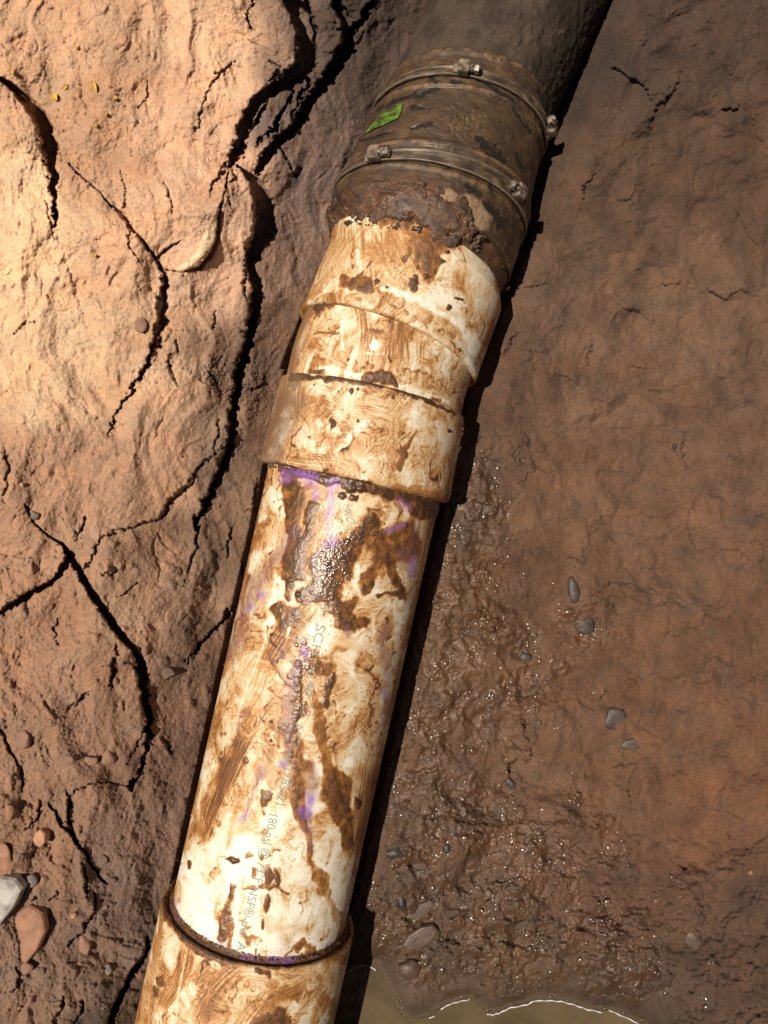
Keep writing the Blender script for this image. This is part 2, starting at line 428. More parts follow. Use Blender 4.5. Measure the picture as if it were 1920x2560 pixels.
# rounded grains sitting in the lower left bank
for (a, b, r, hh) in [(rng.uniform(0, 560), rng.uniform(1350, 2540), rng.uniform(5, 15), 1) for _ in range(170)] + \
                     [(rng.uniform(0, 600), rng.uniform(0, 1350), rng.uniform(3, 7), 1) for _ in range(140)] + \
                     [(rng.uniform(1150, 1900), rng.uniform(0, 2400), rng.uniform(3, 9), 1) for _ in range(200)]:
    sl = seg_win([(a, b)], r*1.5)
    ex = rng.uniform(.7, 1.3)
    d = np.sqrt(((U[sl]-a)/ex)**2 + ((V[sl]-b)*ex)**2)/r
    Z[sl] += (r*.0004*.45*np.sqrt(np.clip(1-d*d, 0, 1))*hh).astype(np.float32)

# the sump that holds the water
ZW = -.0585
pool_edge = C12((-40,380),(30,365),(100,338),(160,330),(205,400),(230,470),(270,560),(300,610),(380,622),(440,606),(500,566),(545,540),(600,524),(650,514),(690,545),(740,585),(800,588),(860,556),(950,540),(990,522),(1060,520),(1130,524),(1200,544),(1260,566),(1330,582),(1380,574),(1430,594),(1530,640),(1700,760))
pe = np.array(pool_edge)
yedge = np.interp(U, pe[:, 0], pe[:, 1])
pool_d, _, _, _, _ = polydist(U, V, pool_edge)
in_pool = (V > yedge) & (U > 800) & (U < 1700)
sdp = np.where(in_pool, -pool_d, pool_d) + edge_n*.3
reg = sst(620, 700, U)*(1-sst(1640, 1760, U))*sst(2180, 2320, V)
shore = ZW + np.where(sdp > 0, .00005*sdp + .0055*np.clip(sdp/90, 0, 1)**1.6, np.clip(sdp*.00022, -.02, 0))
near = np.exp(-np.maximum(sdp-14, 0)/60.0)*reg
Z = Z*(1-near) + (shore + .22*(Z-base)*np.clip(sdp/60, 0, 1))*near
Z = np.where((sdp < 0) & (reg > .2), np.minimum(Z, ZW-.004), Z)
Z = np.where((sdp > 3) & (reg > .2), np.maximum(Z, ZW+.0004+.00004*np.minimum(sdp, 60)), Z)

# outside the picture the pit goes on and its sides rise
dl = np.maximum(-50-U, 0); dr = np.maximum(U-1970, 0); dt = np.maximum(-50-V, 0); db = np.maximum(V-2610, 0)
Z = Z + .34*sst(150, 1000, dl) + .62*sst(100, 1000, dr) + .5*sst(500, 1000, dt) + .5*sst(500, 1000, db)

Zc = np.minimum(Z, .12)
P = np.stack([(U-960)/F*(H-Zc), (1280-V)/F*(H-Zc), Z], -1)

# colours of the earth, by place: damp and dry tones, with light falloff painted in
AN = [  # u, v, radius weight, r, g, b as seen, falloff included
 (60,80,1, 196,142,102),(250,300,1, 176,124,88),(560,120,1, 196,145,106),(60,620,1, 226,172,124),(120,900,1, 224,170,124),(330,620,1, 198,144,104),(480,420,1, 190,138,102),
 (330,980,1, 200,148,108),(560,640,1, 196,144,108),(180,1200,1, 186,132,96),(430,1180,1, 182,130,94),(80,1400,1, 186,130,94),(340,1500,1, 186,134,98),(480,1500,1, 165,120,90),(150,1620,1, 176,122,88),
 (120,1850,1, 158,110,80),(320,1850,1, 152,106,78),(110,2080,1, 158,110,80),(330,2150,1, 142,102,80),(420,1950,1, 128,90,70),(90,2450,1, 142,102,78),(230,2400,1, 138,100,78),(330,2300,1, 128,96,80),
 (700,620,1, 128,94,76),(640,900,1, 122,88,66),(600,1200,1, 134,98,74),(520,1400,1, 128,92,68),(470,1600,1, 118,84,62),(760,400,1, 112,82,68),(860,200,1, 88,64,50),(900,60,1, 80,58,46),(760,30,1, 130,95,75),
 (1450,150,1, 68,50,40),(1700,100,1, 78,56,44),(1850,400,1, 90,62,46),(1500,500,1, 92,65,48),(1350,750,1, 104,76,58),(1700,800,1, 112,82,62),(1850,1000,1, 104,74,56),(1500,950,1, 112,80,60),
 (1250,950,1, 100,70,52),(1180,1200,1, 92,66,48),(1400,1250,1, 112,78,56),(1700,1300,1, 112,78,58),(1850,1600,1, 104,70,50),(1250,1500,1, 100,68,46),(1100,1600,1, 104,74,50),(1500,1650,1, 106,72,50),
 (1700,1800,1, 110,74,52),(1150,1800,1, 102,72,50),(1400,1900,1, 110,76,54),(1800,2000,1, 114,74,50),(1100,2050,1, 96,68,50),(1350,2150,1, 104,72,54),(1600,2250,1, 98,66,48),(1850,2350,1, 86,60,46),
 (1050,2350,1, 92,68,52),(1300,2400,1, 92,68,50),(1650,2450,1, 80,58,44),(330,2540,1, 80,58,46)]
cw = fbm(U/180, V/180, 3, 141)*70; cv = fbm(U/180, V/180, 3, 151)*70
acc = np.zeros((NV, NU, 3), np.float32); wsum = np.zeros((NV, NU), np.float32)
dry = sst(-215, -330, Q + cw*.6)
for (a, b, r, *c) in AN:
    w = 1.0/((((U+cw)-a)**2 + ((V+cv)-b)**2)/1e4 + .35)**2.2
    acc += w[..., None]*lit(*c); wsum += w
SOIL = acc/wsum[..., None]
mott = 1 + (.13+.12*rm)*fbm(U/70, V/90, 5, 161, .62) + .07*fbm(U/14, V/14, 2, 171)
SOIL *= mott[..., None]
grey = SOIL.mean(-1, keepdims=True); SOIL = SOIL*.86 + grey*.14*np.array([1.06, 1.0, .92], np.float32)
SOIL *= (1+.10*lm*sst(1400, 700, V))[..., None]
tone = fbm(U/120, V/70, 3, 181)
SOIL *= (1 + np.stack([.06*tone, -.01*tone, -.07*tone], -1))
# damp mud is darker, has yellow brown and grey-blue patches
yl = sst(.1, .7, fbm(U/90, V/120, 3, 191))*wetness
SOIL = SOIL*(1 - .25*yl[..., None]) + .25*yl[..., None]*lit(104, 78, 44)
bl = sst(.35, .75, fbm(U/60, V/55, 3, 201))*rm*sst(900, 1300, V)
SOIL = SOIL*(1-.25*bl[..., None]) + .25*bl[..., None]*lit(84, 72, 64)
SOIL *= 1 + wetness[..., None]*np.array([.05, -.02, -.10], np.float32)
# lime-pale scrape on the clay tongue, a light dusting on its face
for pts, w, c, al in [(C1((905,1010),(880,1060),(850,1110),(810,1145),(770,1160)), [16,24,22,16,8], (226,184,140), .9), (C1((925,960),(915,1030),(870,1110)), [6,12,8], (232,194,150), .8),
                      (C1((905,880),(900,930),(850,1000)), [14,16,10], (176,140,112), .5), (C1((700,820),(730,840)), [12,10], (200,150,80), .35)]:
    sl = seg_win(pts, 40)
    d, s, ww, tt, LL = polydist(U[sl], V[sl], pts, w)
    a = al*sst(ww*.7, ww*.2, d + edge_n[sl]*.5)[..., None]
    SOIL[sl] = SOIL[sl]*(1-a) + a*lit(*c)
wetness = np.maximum(wetness, np.exp(-np.maximum(sdp, 0)/26)*reg)
sh_ = (np.exp(-np.maximum(sdp, 0)/14)*reg)[..., None]; SOIL = SOIL*(1-sh_) + sh_*lit(88, 69, 47)
SOIL *= (1-.22*np.exp(-((sdp-26)/16)**2)*reg)[..., None]
# dry clay lightened place by place, its lit brightness put into the colour
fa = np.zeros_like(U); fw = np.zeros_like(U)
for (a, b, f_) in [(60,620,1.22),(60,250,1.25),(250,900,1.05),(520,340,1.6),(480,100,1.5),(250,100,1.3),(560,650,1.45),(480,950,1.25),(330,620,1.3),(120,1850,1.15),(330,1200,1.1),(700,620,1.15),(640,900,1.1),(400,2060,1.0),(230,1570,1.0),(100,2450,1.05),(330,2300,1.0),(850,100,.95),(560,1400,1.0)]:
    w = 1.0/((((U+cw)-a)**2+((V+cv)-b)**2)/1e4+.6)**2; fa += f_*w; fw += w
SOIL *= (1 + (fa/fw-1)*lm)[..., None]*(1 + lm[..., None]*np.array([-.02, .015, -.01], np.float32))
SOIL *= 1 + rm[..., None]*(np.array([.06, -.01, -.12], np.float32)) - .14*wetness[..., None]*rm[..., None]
ROUGH = .92 - .70*wetness
ROUGH = np.clip(ROUGH + .22*fbm(U/30, V/26, 3, 211)*wetness + .16, .24, 1)
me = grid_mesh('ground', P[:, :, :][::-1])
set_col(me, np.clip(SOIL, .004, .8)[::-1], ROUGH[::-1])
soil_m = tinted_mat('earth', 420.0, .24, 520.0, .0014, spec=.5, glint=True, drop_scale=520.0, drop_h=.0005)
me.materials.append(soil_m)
ground = link(bpy.data.objects.new('ground', me))
tag(ground, kind='structure')

def zt(u, v):
    i = int(np.clip(np.searchsorted(vg, v), 1, NV-1)); j = int(np.clip(np.searchsorted(ug, u), 1, NU-1))
    return float(Z[i, j])
def soil_at(u, v):
    i = int(np.clip(np.searchsorted(vg, v), 1, NV-1)); j = int(np.clip(np.searchsorted(ug, u), 1, NU-1))
    return SOIL[i, j]

# crumbs of earth: broken from the edges, scattered over the banks
def earth_crumbs():
    bv = np.array([(0,0,1),(.94,0,.33),(-.47,.82,.33),(-.47,-.82,.33),(.47,.82,-.33),(.47,-.82,-.33),(-.94,0,-.33),(0,0,-1)])
    bf = [(0,1,2),(0,2,3),(0,3,1),(1,4,2),(2,6,3),(3,5,1),(1,5,4),(2,4,6),(3,6,5),(4,7,6),(6,7,5),(5,7,4)]
    spots = []
    ed = EDGES + [(p5, [10]*len(p5)), (p17, [8]*len(p17))]
    for pts, w in ed:
        for (a, b), (c, d) in zip(pts, pts[1:]):
            for q in range(int(math.hypot(c-a, d-b)/4.0)):
                t = rng.random(); off = rng.normal(-3, 7)
                l = math.hypot(c-a, d-b)+1e-6
                spots.append((a+(c-a)*t - (d-b)/l*off, b+(d-b)*t + (c-a)/l*off, rng.lognormal(-7.25, .45)))
    for q in range(2600): spots.append((rng.uniform(-20, 620), rng.uniform(0, 2560) if q % 3 else rng.uniform(1400, 2560), rng.lognormal(-7.5, .5)))
    for q in range(700): spots.append((rng.normal(230, 120), rng.normal(480, 200), rng.lognormal(-7.4, .4)))
    for q in range(5200): spots.append((rng.uniform(1000, 1940), rng.uniform(0, 2480), rng.lognormal(-7.4, .5)))
    V_, F_, C_ = [], [], []
    for (a, b, r) in spots:
        if not (-40 < a < 1960 and -40 < b < 2600): continue
        i = min(int(np.searchsorted(vg, b)), NV-1); j = min(int(np.searchsorted(ug, a)), NU-1)
        if sdp[i, j] < 3 and reg[i, j] > .3: continue
        if abs(Q[i, j]) < 225: continue
        r = min(r, .0026)
        p = P[i, j]; ang = rng.uniform(0, 6.28); ca, sa = math.cos(ang), math.sin(ang)
        vv = bv*rng.uniform(.6, 1.3, (8, 1))*np.array([r*rng.uniform(.8, 1.4), r, r*.75])
        vv = np.stack([vv[:, 0]*ca-vv[:, 1]*sa, vv[:, 0]*sa+vv[:, 1]*ca, vv[:, 2]], 1) + p + np.array([0, 0, r*.25])
        o = len(V_); V_ += [tuple(q) for q in vv]; F_ += [tuple(x_+o for x_ in f) for f in bf]
        C_ += [np.clip(SOIL[i, j]*rng.uniform(.85, 1.18), .004, .8)]*8
    me = bpy.data.meshes.new('earth_crumbs'); me.from_pydata(V_, [], F_); me.update()
    set_col(me, np.array(C_), np.full(len(C_), .9)); me.materials.append(soil_m)
    tag(link(bpy.data.objects.new('earth_crumbs', me)), 'crumbs of broken earth along the cracks and over the banks', kind='stuff')
earth_crumbs()

# drops of water standing on the wet mud
drop_m, dn_, dl_, db_ = new_mat('wet_drops')
da_ = dn_.new('ShaderNodeAttribute'); da_.attribute_name = 'tint'; dl_.new(da_.outputs['Color'], db_.inputs['Base Color'])
db_.inputs['Roughness'].default_value = .24; db_.inputs['Specular IOR Level'].default_value = .9
def drops(name, items, parent=None):
    """items: (point, normal, base radius, curvature radius, colour) - shallow caps of water, joined as one"""
    rings = [0.0, .35, .65, .88, 1.0]; nseg = 9
    V_, F_, C_ = [], [], []
    for (p, n, rb, rc, c) in items:
        n = Vector(n).normalized(); t = n.orthogonal().normalized(); b = n.cross(t)
        o = len(V_); ex = random.uniform(.75, 1.3); ph = random.uniform(0, 6.28)
        z0 = math.sqrt(max(rc*rc-rb*rb, 1e-9))
        for q, f in enumerate(rings):
            for i in range(1 if q == 0 else nseg):
                a = 2*math.pi*i/nseg + ph
                rr = rb*f*(1 + .12*math.sin(3*a+ph)*(f > .5))
                x_, y_ = rr*math.cos(a)*ex, rr*math.sin(a)/ex
                h_ = math.sqrt(max(rc*rc-(rb*f)**2, 0)) - z0 - (.0003 if q == 4 else 0)
                V_.append(tuple(Vector(p) + t*x_ + b*y_ + n*(h_+.0001))); C_.append(c)
        for i in range(nseg): F_.append((o, o+1+i, o+1+(i+1) % nseg))
        for q in range(3):
            a0 = o+1+q*nseg
            for i in range(nseg): F_.append((a0+i, a0+nseg+i, a0+nseg+(i+1) % nseg, a0+(i+1) % nseg))
    me = bpy.data.meshes.new(name); me.from_pydata(V_, [], F_); me.update()
    me.polygons.foreach_set('use_smooth', np.full(len(me.polygons), True))
    set_col(me, np.array(C_), np.full(len(C_), .06)); me.materials.append(drop_m)
    o = link(bpy.data.objects.new(name, me), parent); o['kind'] = 'stuff'
    return o
nx = np.gradient(P[..., 2], axis=1)/np.maximum(np.gradient(P[..., 0], axis=1), 1e-6); ny = np.gradient(P[..., 2], axis=0)/np.minimum(np.gradient(P[..., 1], axis=0), -1e-6)
items = []
clus = sst(-.25, .5, fbm(U/60, V/60, 3, 220))
while len(items) < 2600:
    a, b = rng.uniform(200, 1800), rng.uniform(1100, 2560)
    i = int(np.searchsorted(vg, b)); j = int(np.searchsorted(ug, a))
    if wetness[i, j] < .3 or rng.random() > wetness[i, j]*clus[i, j] or sdp[i, j] < 2: continue
    rb = float(np.clip(rng.lognormal(-6.75, .38), .0006, .0026)); rc = rb*rng.uniform(1.9, 3.0)
    nrm = Vector((-float(nx[i, j])*.35 + rng.normal(0, .10), -float(ny[i, j])*.35 + rng.normal(0, .10), 1))
    items.append((P[i, j], nrm, rb, rc, np.clip(SOIL[i, j]*.8, .004, .5)))
tag(drops('water_drops', items), 'beads of water glinting all over the wet mud', kind='stuff')

# ------------------------------------------------------------------ muddy water in the sump
def water():
    us = np.arange(640, 1780, 6.0); vs = np.arange(2340, 2900, 6.0)
    uu, vv = np.meshgrid(us, vs)
    z = ZW + .00035*fbm(uu/60, vv/40, 2, 301)
    Pw = np.stack([(uu-960)/F*(H-ZW), (1280-vv)/F*(H-ZW), z], -1)
    me = grid_mesh('puddle_water', Pw[::-1])
    m, n, l, b = new_mat('muddy_water')
    nz = n.new('ShaderNodeTexNoise'); nz.inputs['Scale'].default_value = 14; nz.inputs['Detail'].default_value = 6
    tc = n.new('ShaderNodeTexCoord'); l.new(tc.outputs['Object'], nz.inputs['Vector'])
    cr = n.new('ShaderNodeValToRGB')
    cr.color_ramp.elements[0].color = (*lit(84, 68, 46), 1); cr.color_ramp.elements[1].color = (*lit(108, 88, 62), 1)
    cr.color_ramp.elements[0].position = .35; cr.color_ramp.elements[1].position = .7
    nz.inputs['Distortion'].default_value = 1.2
    l.new(nz.outputs['Fac'], cr.inputs['Fac']); l.new(cr.outputs['Color'], b.inputs['Base Color'])
    b.inputs['Roughness'].default_value = .08; b.inputs['IOR'].default_value = 1.33
    me.materials.append(m)
    tag(link(bpy.data.objects.new('puddle_water', me)), kind='structure')
water()

# ------------------------------------------------------------------ pipes: swept skins with the marks painted where they are
class Skin: pass
def skin(C, D, R, cell=.0007, back=20, lim=112):
    C = np.asarray(C, float); D = np.asarray(D, float); R = np.asarray(R, float)
    D = D/np.linalg.norm(D, axis=1)[:, None]
    nf = int(2*math.radians(lim)*R.max()/cell)
    th = np.concatenate([np.linspace(-lim, lim, nf), np.linspace(lim, 360-lim, back+2)[1:-1]])*math.pi/180
    up = np.array([0, 0, 1.0])
    e2 = up[None] - D*(D@up)[:, None]; e2 /= np.linalg.norm(e2, axis=1)[:, None]
    e1 = np.cross(D, e2)
    k = Skin()
    k.C, k.D, k.R, k.th, k.e1, k.e2 = C, D, R, th, e1, e2
    k.N = np.cos(th)[None, :, None]*e2[:, None, :] + np.sin(th)[None, :, None]*e1[:, None, :]
    k.P = C[:, None, :] + R[:, None, None]*k.N
    k.U, k.V = project(k.P)
    k.U = k.U.astype(np.float32); k.V = k.V.astype(np.float32)
    vw = np.array([0, 0, H])[None, None] - k.P
    k.face = (k.N*vw).sum(-1) > -.004
    seg = np.sqrt((np.diff(C, axis=0)**2).sum(1) + np.diff(R)**2)
    k.s = np.concatenate([[0], np.cumsum(seg)])
    k.S = np.broadcast_to(k.s[:, None], k.U.shape).astype(np.float32)
    tw = np.where(th > math.pi, th - 2*math.pi, th)
    k.W = (tw[None, :]*np.full(len(C), R.mean())[:, None]).astype(np.float32)
    k.T = None; k.over = []; k.wu = None
    k.col = np.zeros(k.P.shape, np.float32); k.rough = np.full(k.U.shape, .45, np.float32); k.h = np.zeros(k.U.shape, np.float32)
    return k
def stations(pts, step=.0007):
    """pts: list of (centre xyz, direction xyz, radius) -> dense stations"""
    C, D, R = [], [], []
    for i in range(len(pts)-1):
        (c0, d0, r0), (c1, d1, r1) = pts[i], pts[i+1]
        c0, c1, d0, d1 = map(np.asarray, (c0, c1, d0, d1))
        n = max(1, int(max(np.linalg.norm(c1-c0), abs(r1-r0))/step))
        for t in np.linspace(0, 1, n, endpoint=False):
            C.append(c0+(c1-c0)*t); D.append(d0+(d1-d0)*t); R.append(r0+(r1-r0)*t)
    C.append(np.asarray(pts[-1][0])); D.append(np.asarray(pts[-1][1])); R.append(pts[-1][2])
    return C, D, R
def finish(k, name, mat, parent):
    if k.T is not None: settle(k)
    Pn = k.P + k.N*k.h[..., None]
    me = grid_mesh(name, Pn, closed=True)
    set_col(me, np.clip(k.col, .003, .85), np.clip(k.rough, .1, 1))
    me.materials.append(mat)
    return link(bpy.data.objects.new(name, me), parent)
class Mud:
    """a depth of mud on plastic: 0 clean, 1 opaque"""
    def __init__(self, lv): self.lv = lv
    def __mul__(self, f): return Mud(self.lv + (1-f)*.55)
    @property
    def rgb(self): return ramp(np.array([self.lv], np.float32))[0]
RAMP_X = [0, .15, .34, .54, .72, .92, 1.2]
RAMP_C = np.array([(.80,.755,.68), lit(249,228,190), lit(230,186,130), lit(190,126,64), lit(140,87,43), lit(94,61,37), lit(60,40,27)], np.float32)
def ramp(t): return np.stack([np.interp(t, RAMP_X, RAMP_C[:, q]) for q in range(3)], -1).astype(np.float32)
def mix(k, m, c, a):
    a = np.asarray(a)
    if a.ndim == 2: a = a[m]
    if isinstance(c, Mud):
        if k.T is not None:
            k.T[m] = k.T[m]*(1-a) + a*c.lv
            return
        c = c.rgb
    a = a[..., None]
    k.col[m] = k.col[m]*(1-a) + a*np.asarray(c, np.float32)
def warp(k):
    if k.wu is None:
        x, y = k.S*1000, k.W*1000
        k.wu = k.U + 8*fbm(x/24, y/18, 2, 951) + 3.2*fbm(x/7, y/5.5, 2, 961)
        k.wv = k.V + 8*fbm(x/24, y/18, 2, 971) + 3.2*fbm(x/8, y/6, 2, 981)
    return k.wu, k.wv
def line(k, pts, w, c, al=1.0, h=0.0, rough=None, rag=.25, soft=.35, streak=0.0, sf=.45, late=False):
    """a mark along a line seen in the photograph; widths are full widths in photo pixels"""
    if k.T is not None and not isinstance(c, Mud) and not late:
        k.over.append((pts, w, c, al, h, rough, rag, soft, streak, sf)); return
    if not hasattr(w, '__len__'): w = [w]*len(pts)
    mw = max(w); g = mw*1.6+14
    wu, wv = warp(k)
    xs = [p[0] for p in pts]; ys = [p[1] for p in pts]
    m = k.face & (k.U > min(xs)-g) & (k.U < max(xs)+g) & (k.V > min(ys)-g) & (k.V < max(ys)+g)
    if not m.any(): return
    f = min(1.0, mw/26)
    u0, v0 = k.U[m], k.V[m]
    u = u0 + (wu[m]-u0)*f; v = v0 + (wv[m]-v0)*f
    sd = int(abs(pts[0][0]*7+pts[0][1]*3)) % 97
    d, s, ww, tt, LL = polydist(u, v, pts, [x*.5 for x in w])
    n = fbm(u/(mw*.8+9), v/(mw*1.3+12), 3, sd, .5)
    dd = d + n*ww*rag*1.5
    if isinstance(c, Mud) and k.T is not None:
        ww = ww*(.93 if c.lv > .5 else 1.0)
        prof = sst(ww*1.25+1.2, ww*.05, dd)
        edge = np.exp(-((dd-ww*.80)/np.maximum(ww*.14, 1.4))**2)
        if streak:      # grain along the run of the wipe
            d0, s0_, w0, t0_, L0 = polydist(u0, v0, pts, w)
            d0 = d0*s0_ + 1.6*perlin(t0_/40, d0/30, sd+3)
            q = perlin(d0*sf*.75, t0_*.010, sd+5)*.75 + perlin(d0*sf*1.7, t0_*.016, sd+8)*.6
            tx = .35*fbm(u0/15, v0/24, 3, sd+21, .6)
            lv = c.lv*(.74 + .2*prof) + streak*q*(.60 if c.lv > .2 else .22) + .12*tx
            fe = sst(-.1, .9, t0_/(ww*1.3+6) + .35*q)*sst(-.1, .9, (L0-t0_)/(ww*1.3+6) + .35*q)     # wipes run out raggedly at their ends
            k2 = np.clip(sst(.08, .85, prof*(1 + .8*streak*q + .3*tx))*al*fe, 0, 1)
        else:
            tx = fbm(u0/15, v0/24, 4, sd+21, .6)
            lv = c.lv*(.80 + .22*prof) + .14*tx*min(c.lv, .9) + (.10*edge if c.lv > .5 else 0)
            k2 = np.clip(sst(.08, .55, prof)*al*(1 + .25*np.clip(tx, -1, .4)), 0, 1)
        if c.lv < .3: k2 = k2*np.clip(.72 + .5*tx, .1, .9)*sst(.0, .9, prof)
        k.T[m] = k.T[m]*(1-k2) + k2*np.clip(lv, 0, 1.2)
        if h: k.h[m] += (h*.6*sst(.3, .95, prof)*(1+.35*fbm(u/9, v/9, 2, sd+2))).astype(np.float32)
        if rough is not None: k.rough[m] = k.rough[m]*(1-k2) + k2*rough
        return
    a = sst(ww*(1+soft*.5)+.8, ww*(1-soft)-.4, dd)*al
    a = a*np.clip(.98 + .36*fbm(u/14, v/26, 3, sd+21, .55), .25, 1)
    if streak:
        q = perlin(d*s*sf, tt*.02, sd+5)
        q2 = perlin(d*s*sf*2.3, tt*.035, sd+8)
        a = a*np.clip(1 - streak*(.5 - .95*q - .5*q2), 0, 1)
    mix(k, m, c, a)
    if h: k.h[m] += (h*.6*sst(ww+1, ww*.35, dd)*(1+.35*fbm(u/9, v/9, 2, sd+2))).astype(np.float32)
    if rough is not None: k.rough[m] = k.rough[m]*(1-a) + a*rough
def blob(k, pt, rx, ry, c, al=1.0, h=0.0, rough=None, ang=0.0, rag=.35):
    r = max(rx, ry)*1.7
    m = k.face & (abs(k.U-pt[0]) < r) & (abs(k.V-pt[1]) < r)
    if not m.any(): return
    u, v = k.U[m]-pt[0], k.V[m]-pt[1]
    ca, sa = math.cos(ang), math.sin(ang)
    x = (u*ca+v*sa)/rx; y = (-u*sa+v*ca)/ry
    d = np.sqrt(x*x+y*y) + rag*fbm(u/(r*.4)+pt[0], v/(r*.4)+pt[1], 3, 3)
    a = sst(1.18, .74, d)*al
    mix(k, m, c, a)
    if h: k.h[m] += (h*np.sqrt(np.clip(1-d, 0, 1))).astype(np.float32)
    if rough is not None: k.rough[m] = k.rough[m]*(1-a) + a*rough
def settle(k):
    """the depth of mud becomes colour, gloss and a little height; purple and other marks go on last"""
    x, y = k.S*1000, k.W*1000
    T = k.T + .05*fbm(x/2.6, y/2.2, 3, 991, .6)*np.clip(k.T*2, .2, 1)
    k.col[:] = ramp(np.clip(T, 0, 1.2))
    k.h += (.00045*sst(.66, 1.05, T)).astype(np.float32)
    Tm = k.T; k.T = None
    for (pts, w, c, al, h, rough, rag, soft, streak, sf) in k.over:
        line(k, pts, w, c, al, h, rough, rag, soft, streak, sf, True)
    return Tm

WHITE, CREAM, TAN, OCHRE, BROWN, MUD, DARK = Mud(0), Mud(.12), Mud(.36), Mud(.56), Mud(.71), Mud(.90), Mud(1.12)
PURP = lit(168, 112, 196); PURPM = lit(132, 88, 98); VIOLET = lit(150, 96, 206)

def wipe(k, r, n, wlo, whi, llo, lhi, along=.6, levels=None, amax=.95):
    """hand and rag wipes: bent ribbons of fine parallel streaks"""
    s0, s1 = k.s[0], k.s[-1]; wmax = float(k.W.max())
    for i in range(n):
        cs = r.uniform(s0, s1); cwv = r.uniform(-wmax, wmax)*.75
        wd = r.uniform(wlo, whi)*.5; ln = r.uniform(llo, lhi)*.5
        an = r.normal(0, .35) if r.random() < along else r.uniform(-1.5, 1.5)
        cur = r.normal(0, 5)
        R_ = ln + wd
        m = (abs(k.S-cs) < R_) & (abs(k.W-cwv) < R_)
        if not m.any(): continue
        x0 = k.S[m]-cs; y0 = k.W[m]-cwv
        a, b = math.cos(an), math.sin(an)
        al_ = x0*a + y0*b; ac = -x0*b + y0*a + cur*al_*al_
        e = (1-np.clip((abs(ac)/wd), 0, 1)**3)*sst(ln, ln*.6, abs(al_) + .006*perlin(ac*600, al_*60, i % 50))
        f = r.uniform(420, 900)
        q = perlin(ac*f, al_*18, i % 60 + 100)*.8 + perlin(ac*f*2.2, al_*30, i % 60 + 130)*.5
        lv, amp = levels[r.choice(len(levels), p=[x[2] for x in levels])][:2]
        k2 = e*r.uniform(.5, amax)
        k.T[m] = k.T[m]*(1-k2) + k2*np.clip(lv + amp*q, 0, 1.1)
def dirty(k, seed, grime=.5, speck=.5, clean=None):
    r = np.random.default_rng(seed)
    k.T = np.zeros(k.U.shape, np.float32); k.over = []
    x, y = k.S*1000, k.W*1000                       # millimetres
    wxx = fbm(x/26, y/26, 3, seed)*13; wyy = fbm(x/26, y/26, 3, seed+40)*13
    g = fbm((x+wxx)/34, (y+wyy)/22, 5, seed+3, .6)
    k.T += np.clip(.10 + .30*grime + .26*g, .0, .6)
    g2 = fbm((x+wxx*1.5)/15, (y+wyy*1.5)/9, 4, seed+7, .6)
    k.T += .20*grime*np.maximum(g2, 0)
    wipe(k, r, int(110*len(k.C)/570)+14, .006, .026, .02, .085, .6, [(.06, .10, .34), (.30, .22, .28), (.48, .34, .24), (.66, .40, .14)])
    # patches rubbed each its own way: fine hair-like streaks
    for q in range(5):
        an = [0.05, .5, -.55, 1.2, -1.3][q] + .25*perlin(x/60, y/60, seed+60+q)
        sa = x*np.cos(an)+y*np.sin(an); sb = -x*np.sin(an)+y*np.cos(an)
        mk = sst(.05, .4, fbm(x/28, y/24, 3, seed+70+q*3))
        st_ = perlin(sa/16, sb/1.25, seed+80+q)*.8 + perlin(sa/9, sb/.7, seed+90+q)*.5
        k.T += mk*st_*(.07+.15*grime)*np.clip(.3+k.T*1.6, 0, 1.1)
    if clean is not None: k.T *= 1-np.clip(clean*(.62+.6*fbm(x/18, y/12, 3, seed+99)), 0, .95)
    # veins where runny mud dried, thick smears with orange margins, crumbs
    vn = ridge((x+wxx*2.2)/14, (y+wyy*2.2)/8, 3, seed+11)
    k.T += .34*sst(1.36, 1.68, vn)*sst(-.05, .5, fbm(x/40, y/30, 2, seed+17))*(.5+grime)
    tk = fbm((x+wxx*1.8)/24, (y+wyy*1.2)/12, 5, seed+27, .58)
    k.T += .62*sst(.42, 1.0, tk)*grime
    sp = fbm(x/2.1, y/2.1, 2, seed+21); zone = sst(.0, .6, fbm(x/24, y/24, 3, seed+23))
    aa = np.clip(sst(.50, .74, sp)*zone*speck, 0, 1)
    k.T = k.T*(1-aa) + aa*1.0; k.h += .0003*aa
    # the flanks that lie against the earth keep more of it
    fl = sst(.070, .112, -k.W)*sst(-.5, .3, g+.2); fr = sst(.085, .122, k.W)*sst(-.3, .5, g)
    fm = np.clip(.75*np.maximum(fl, fr), 0, 1)
    k.T = np.clip(k.T*(1-fm) + fm*(.62+.15*g2), 0, 1.2).astype(np.float32)
    k.rough[:] = np.clip(.40 + .3*k.T, .3, .8)
    k.h += .00012*fbm(x/3, y/3, 2, seed+31)*np.clip(k.T, 0, 1)

O_A = unproject(949.7, 923, 0.0)
dA = -np.array([-.222, -1.0, 0.0]); dA /= np.linalg.norm(dA)     # up the picture
dB = np.array([.385, 1.0, 0.0]); dB /= np.linalg.norm(dB); dB[2] = -.105; dB /= np.linalg.norm(dB)
def A(s): return O_A - dA*s            # s metres down the picture from the bend
def Bp(t): return O_A + dB*t           # t metres up the picture from the bend

pvc_m = tinted_mat('muddy_white_plastic', 260.0, .07, 700.0, .00035, spec=.5, glint=True, drop_scale=420.0, drop_h=.0004)
pvc = bpy.data.objects.new('drain_pipe', None); link(pvc); pvc.location = A(.35)
pvc.empty_display_size = .05
tag(pvc, 'mud smeared white plastic pipe with purple drips lying along the trench', 'pipe')
PARENT_INV = Matrix.Translation(-pvc.location)
def adopt(o):
    o.matrix_parent_inverse = Matrix.Translation(-Vector(o.parent.location)) if o.parent.parent is None else Matrix.Identity(4)
    return o

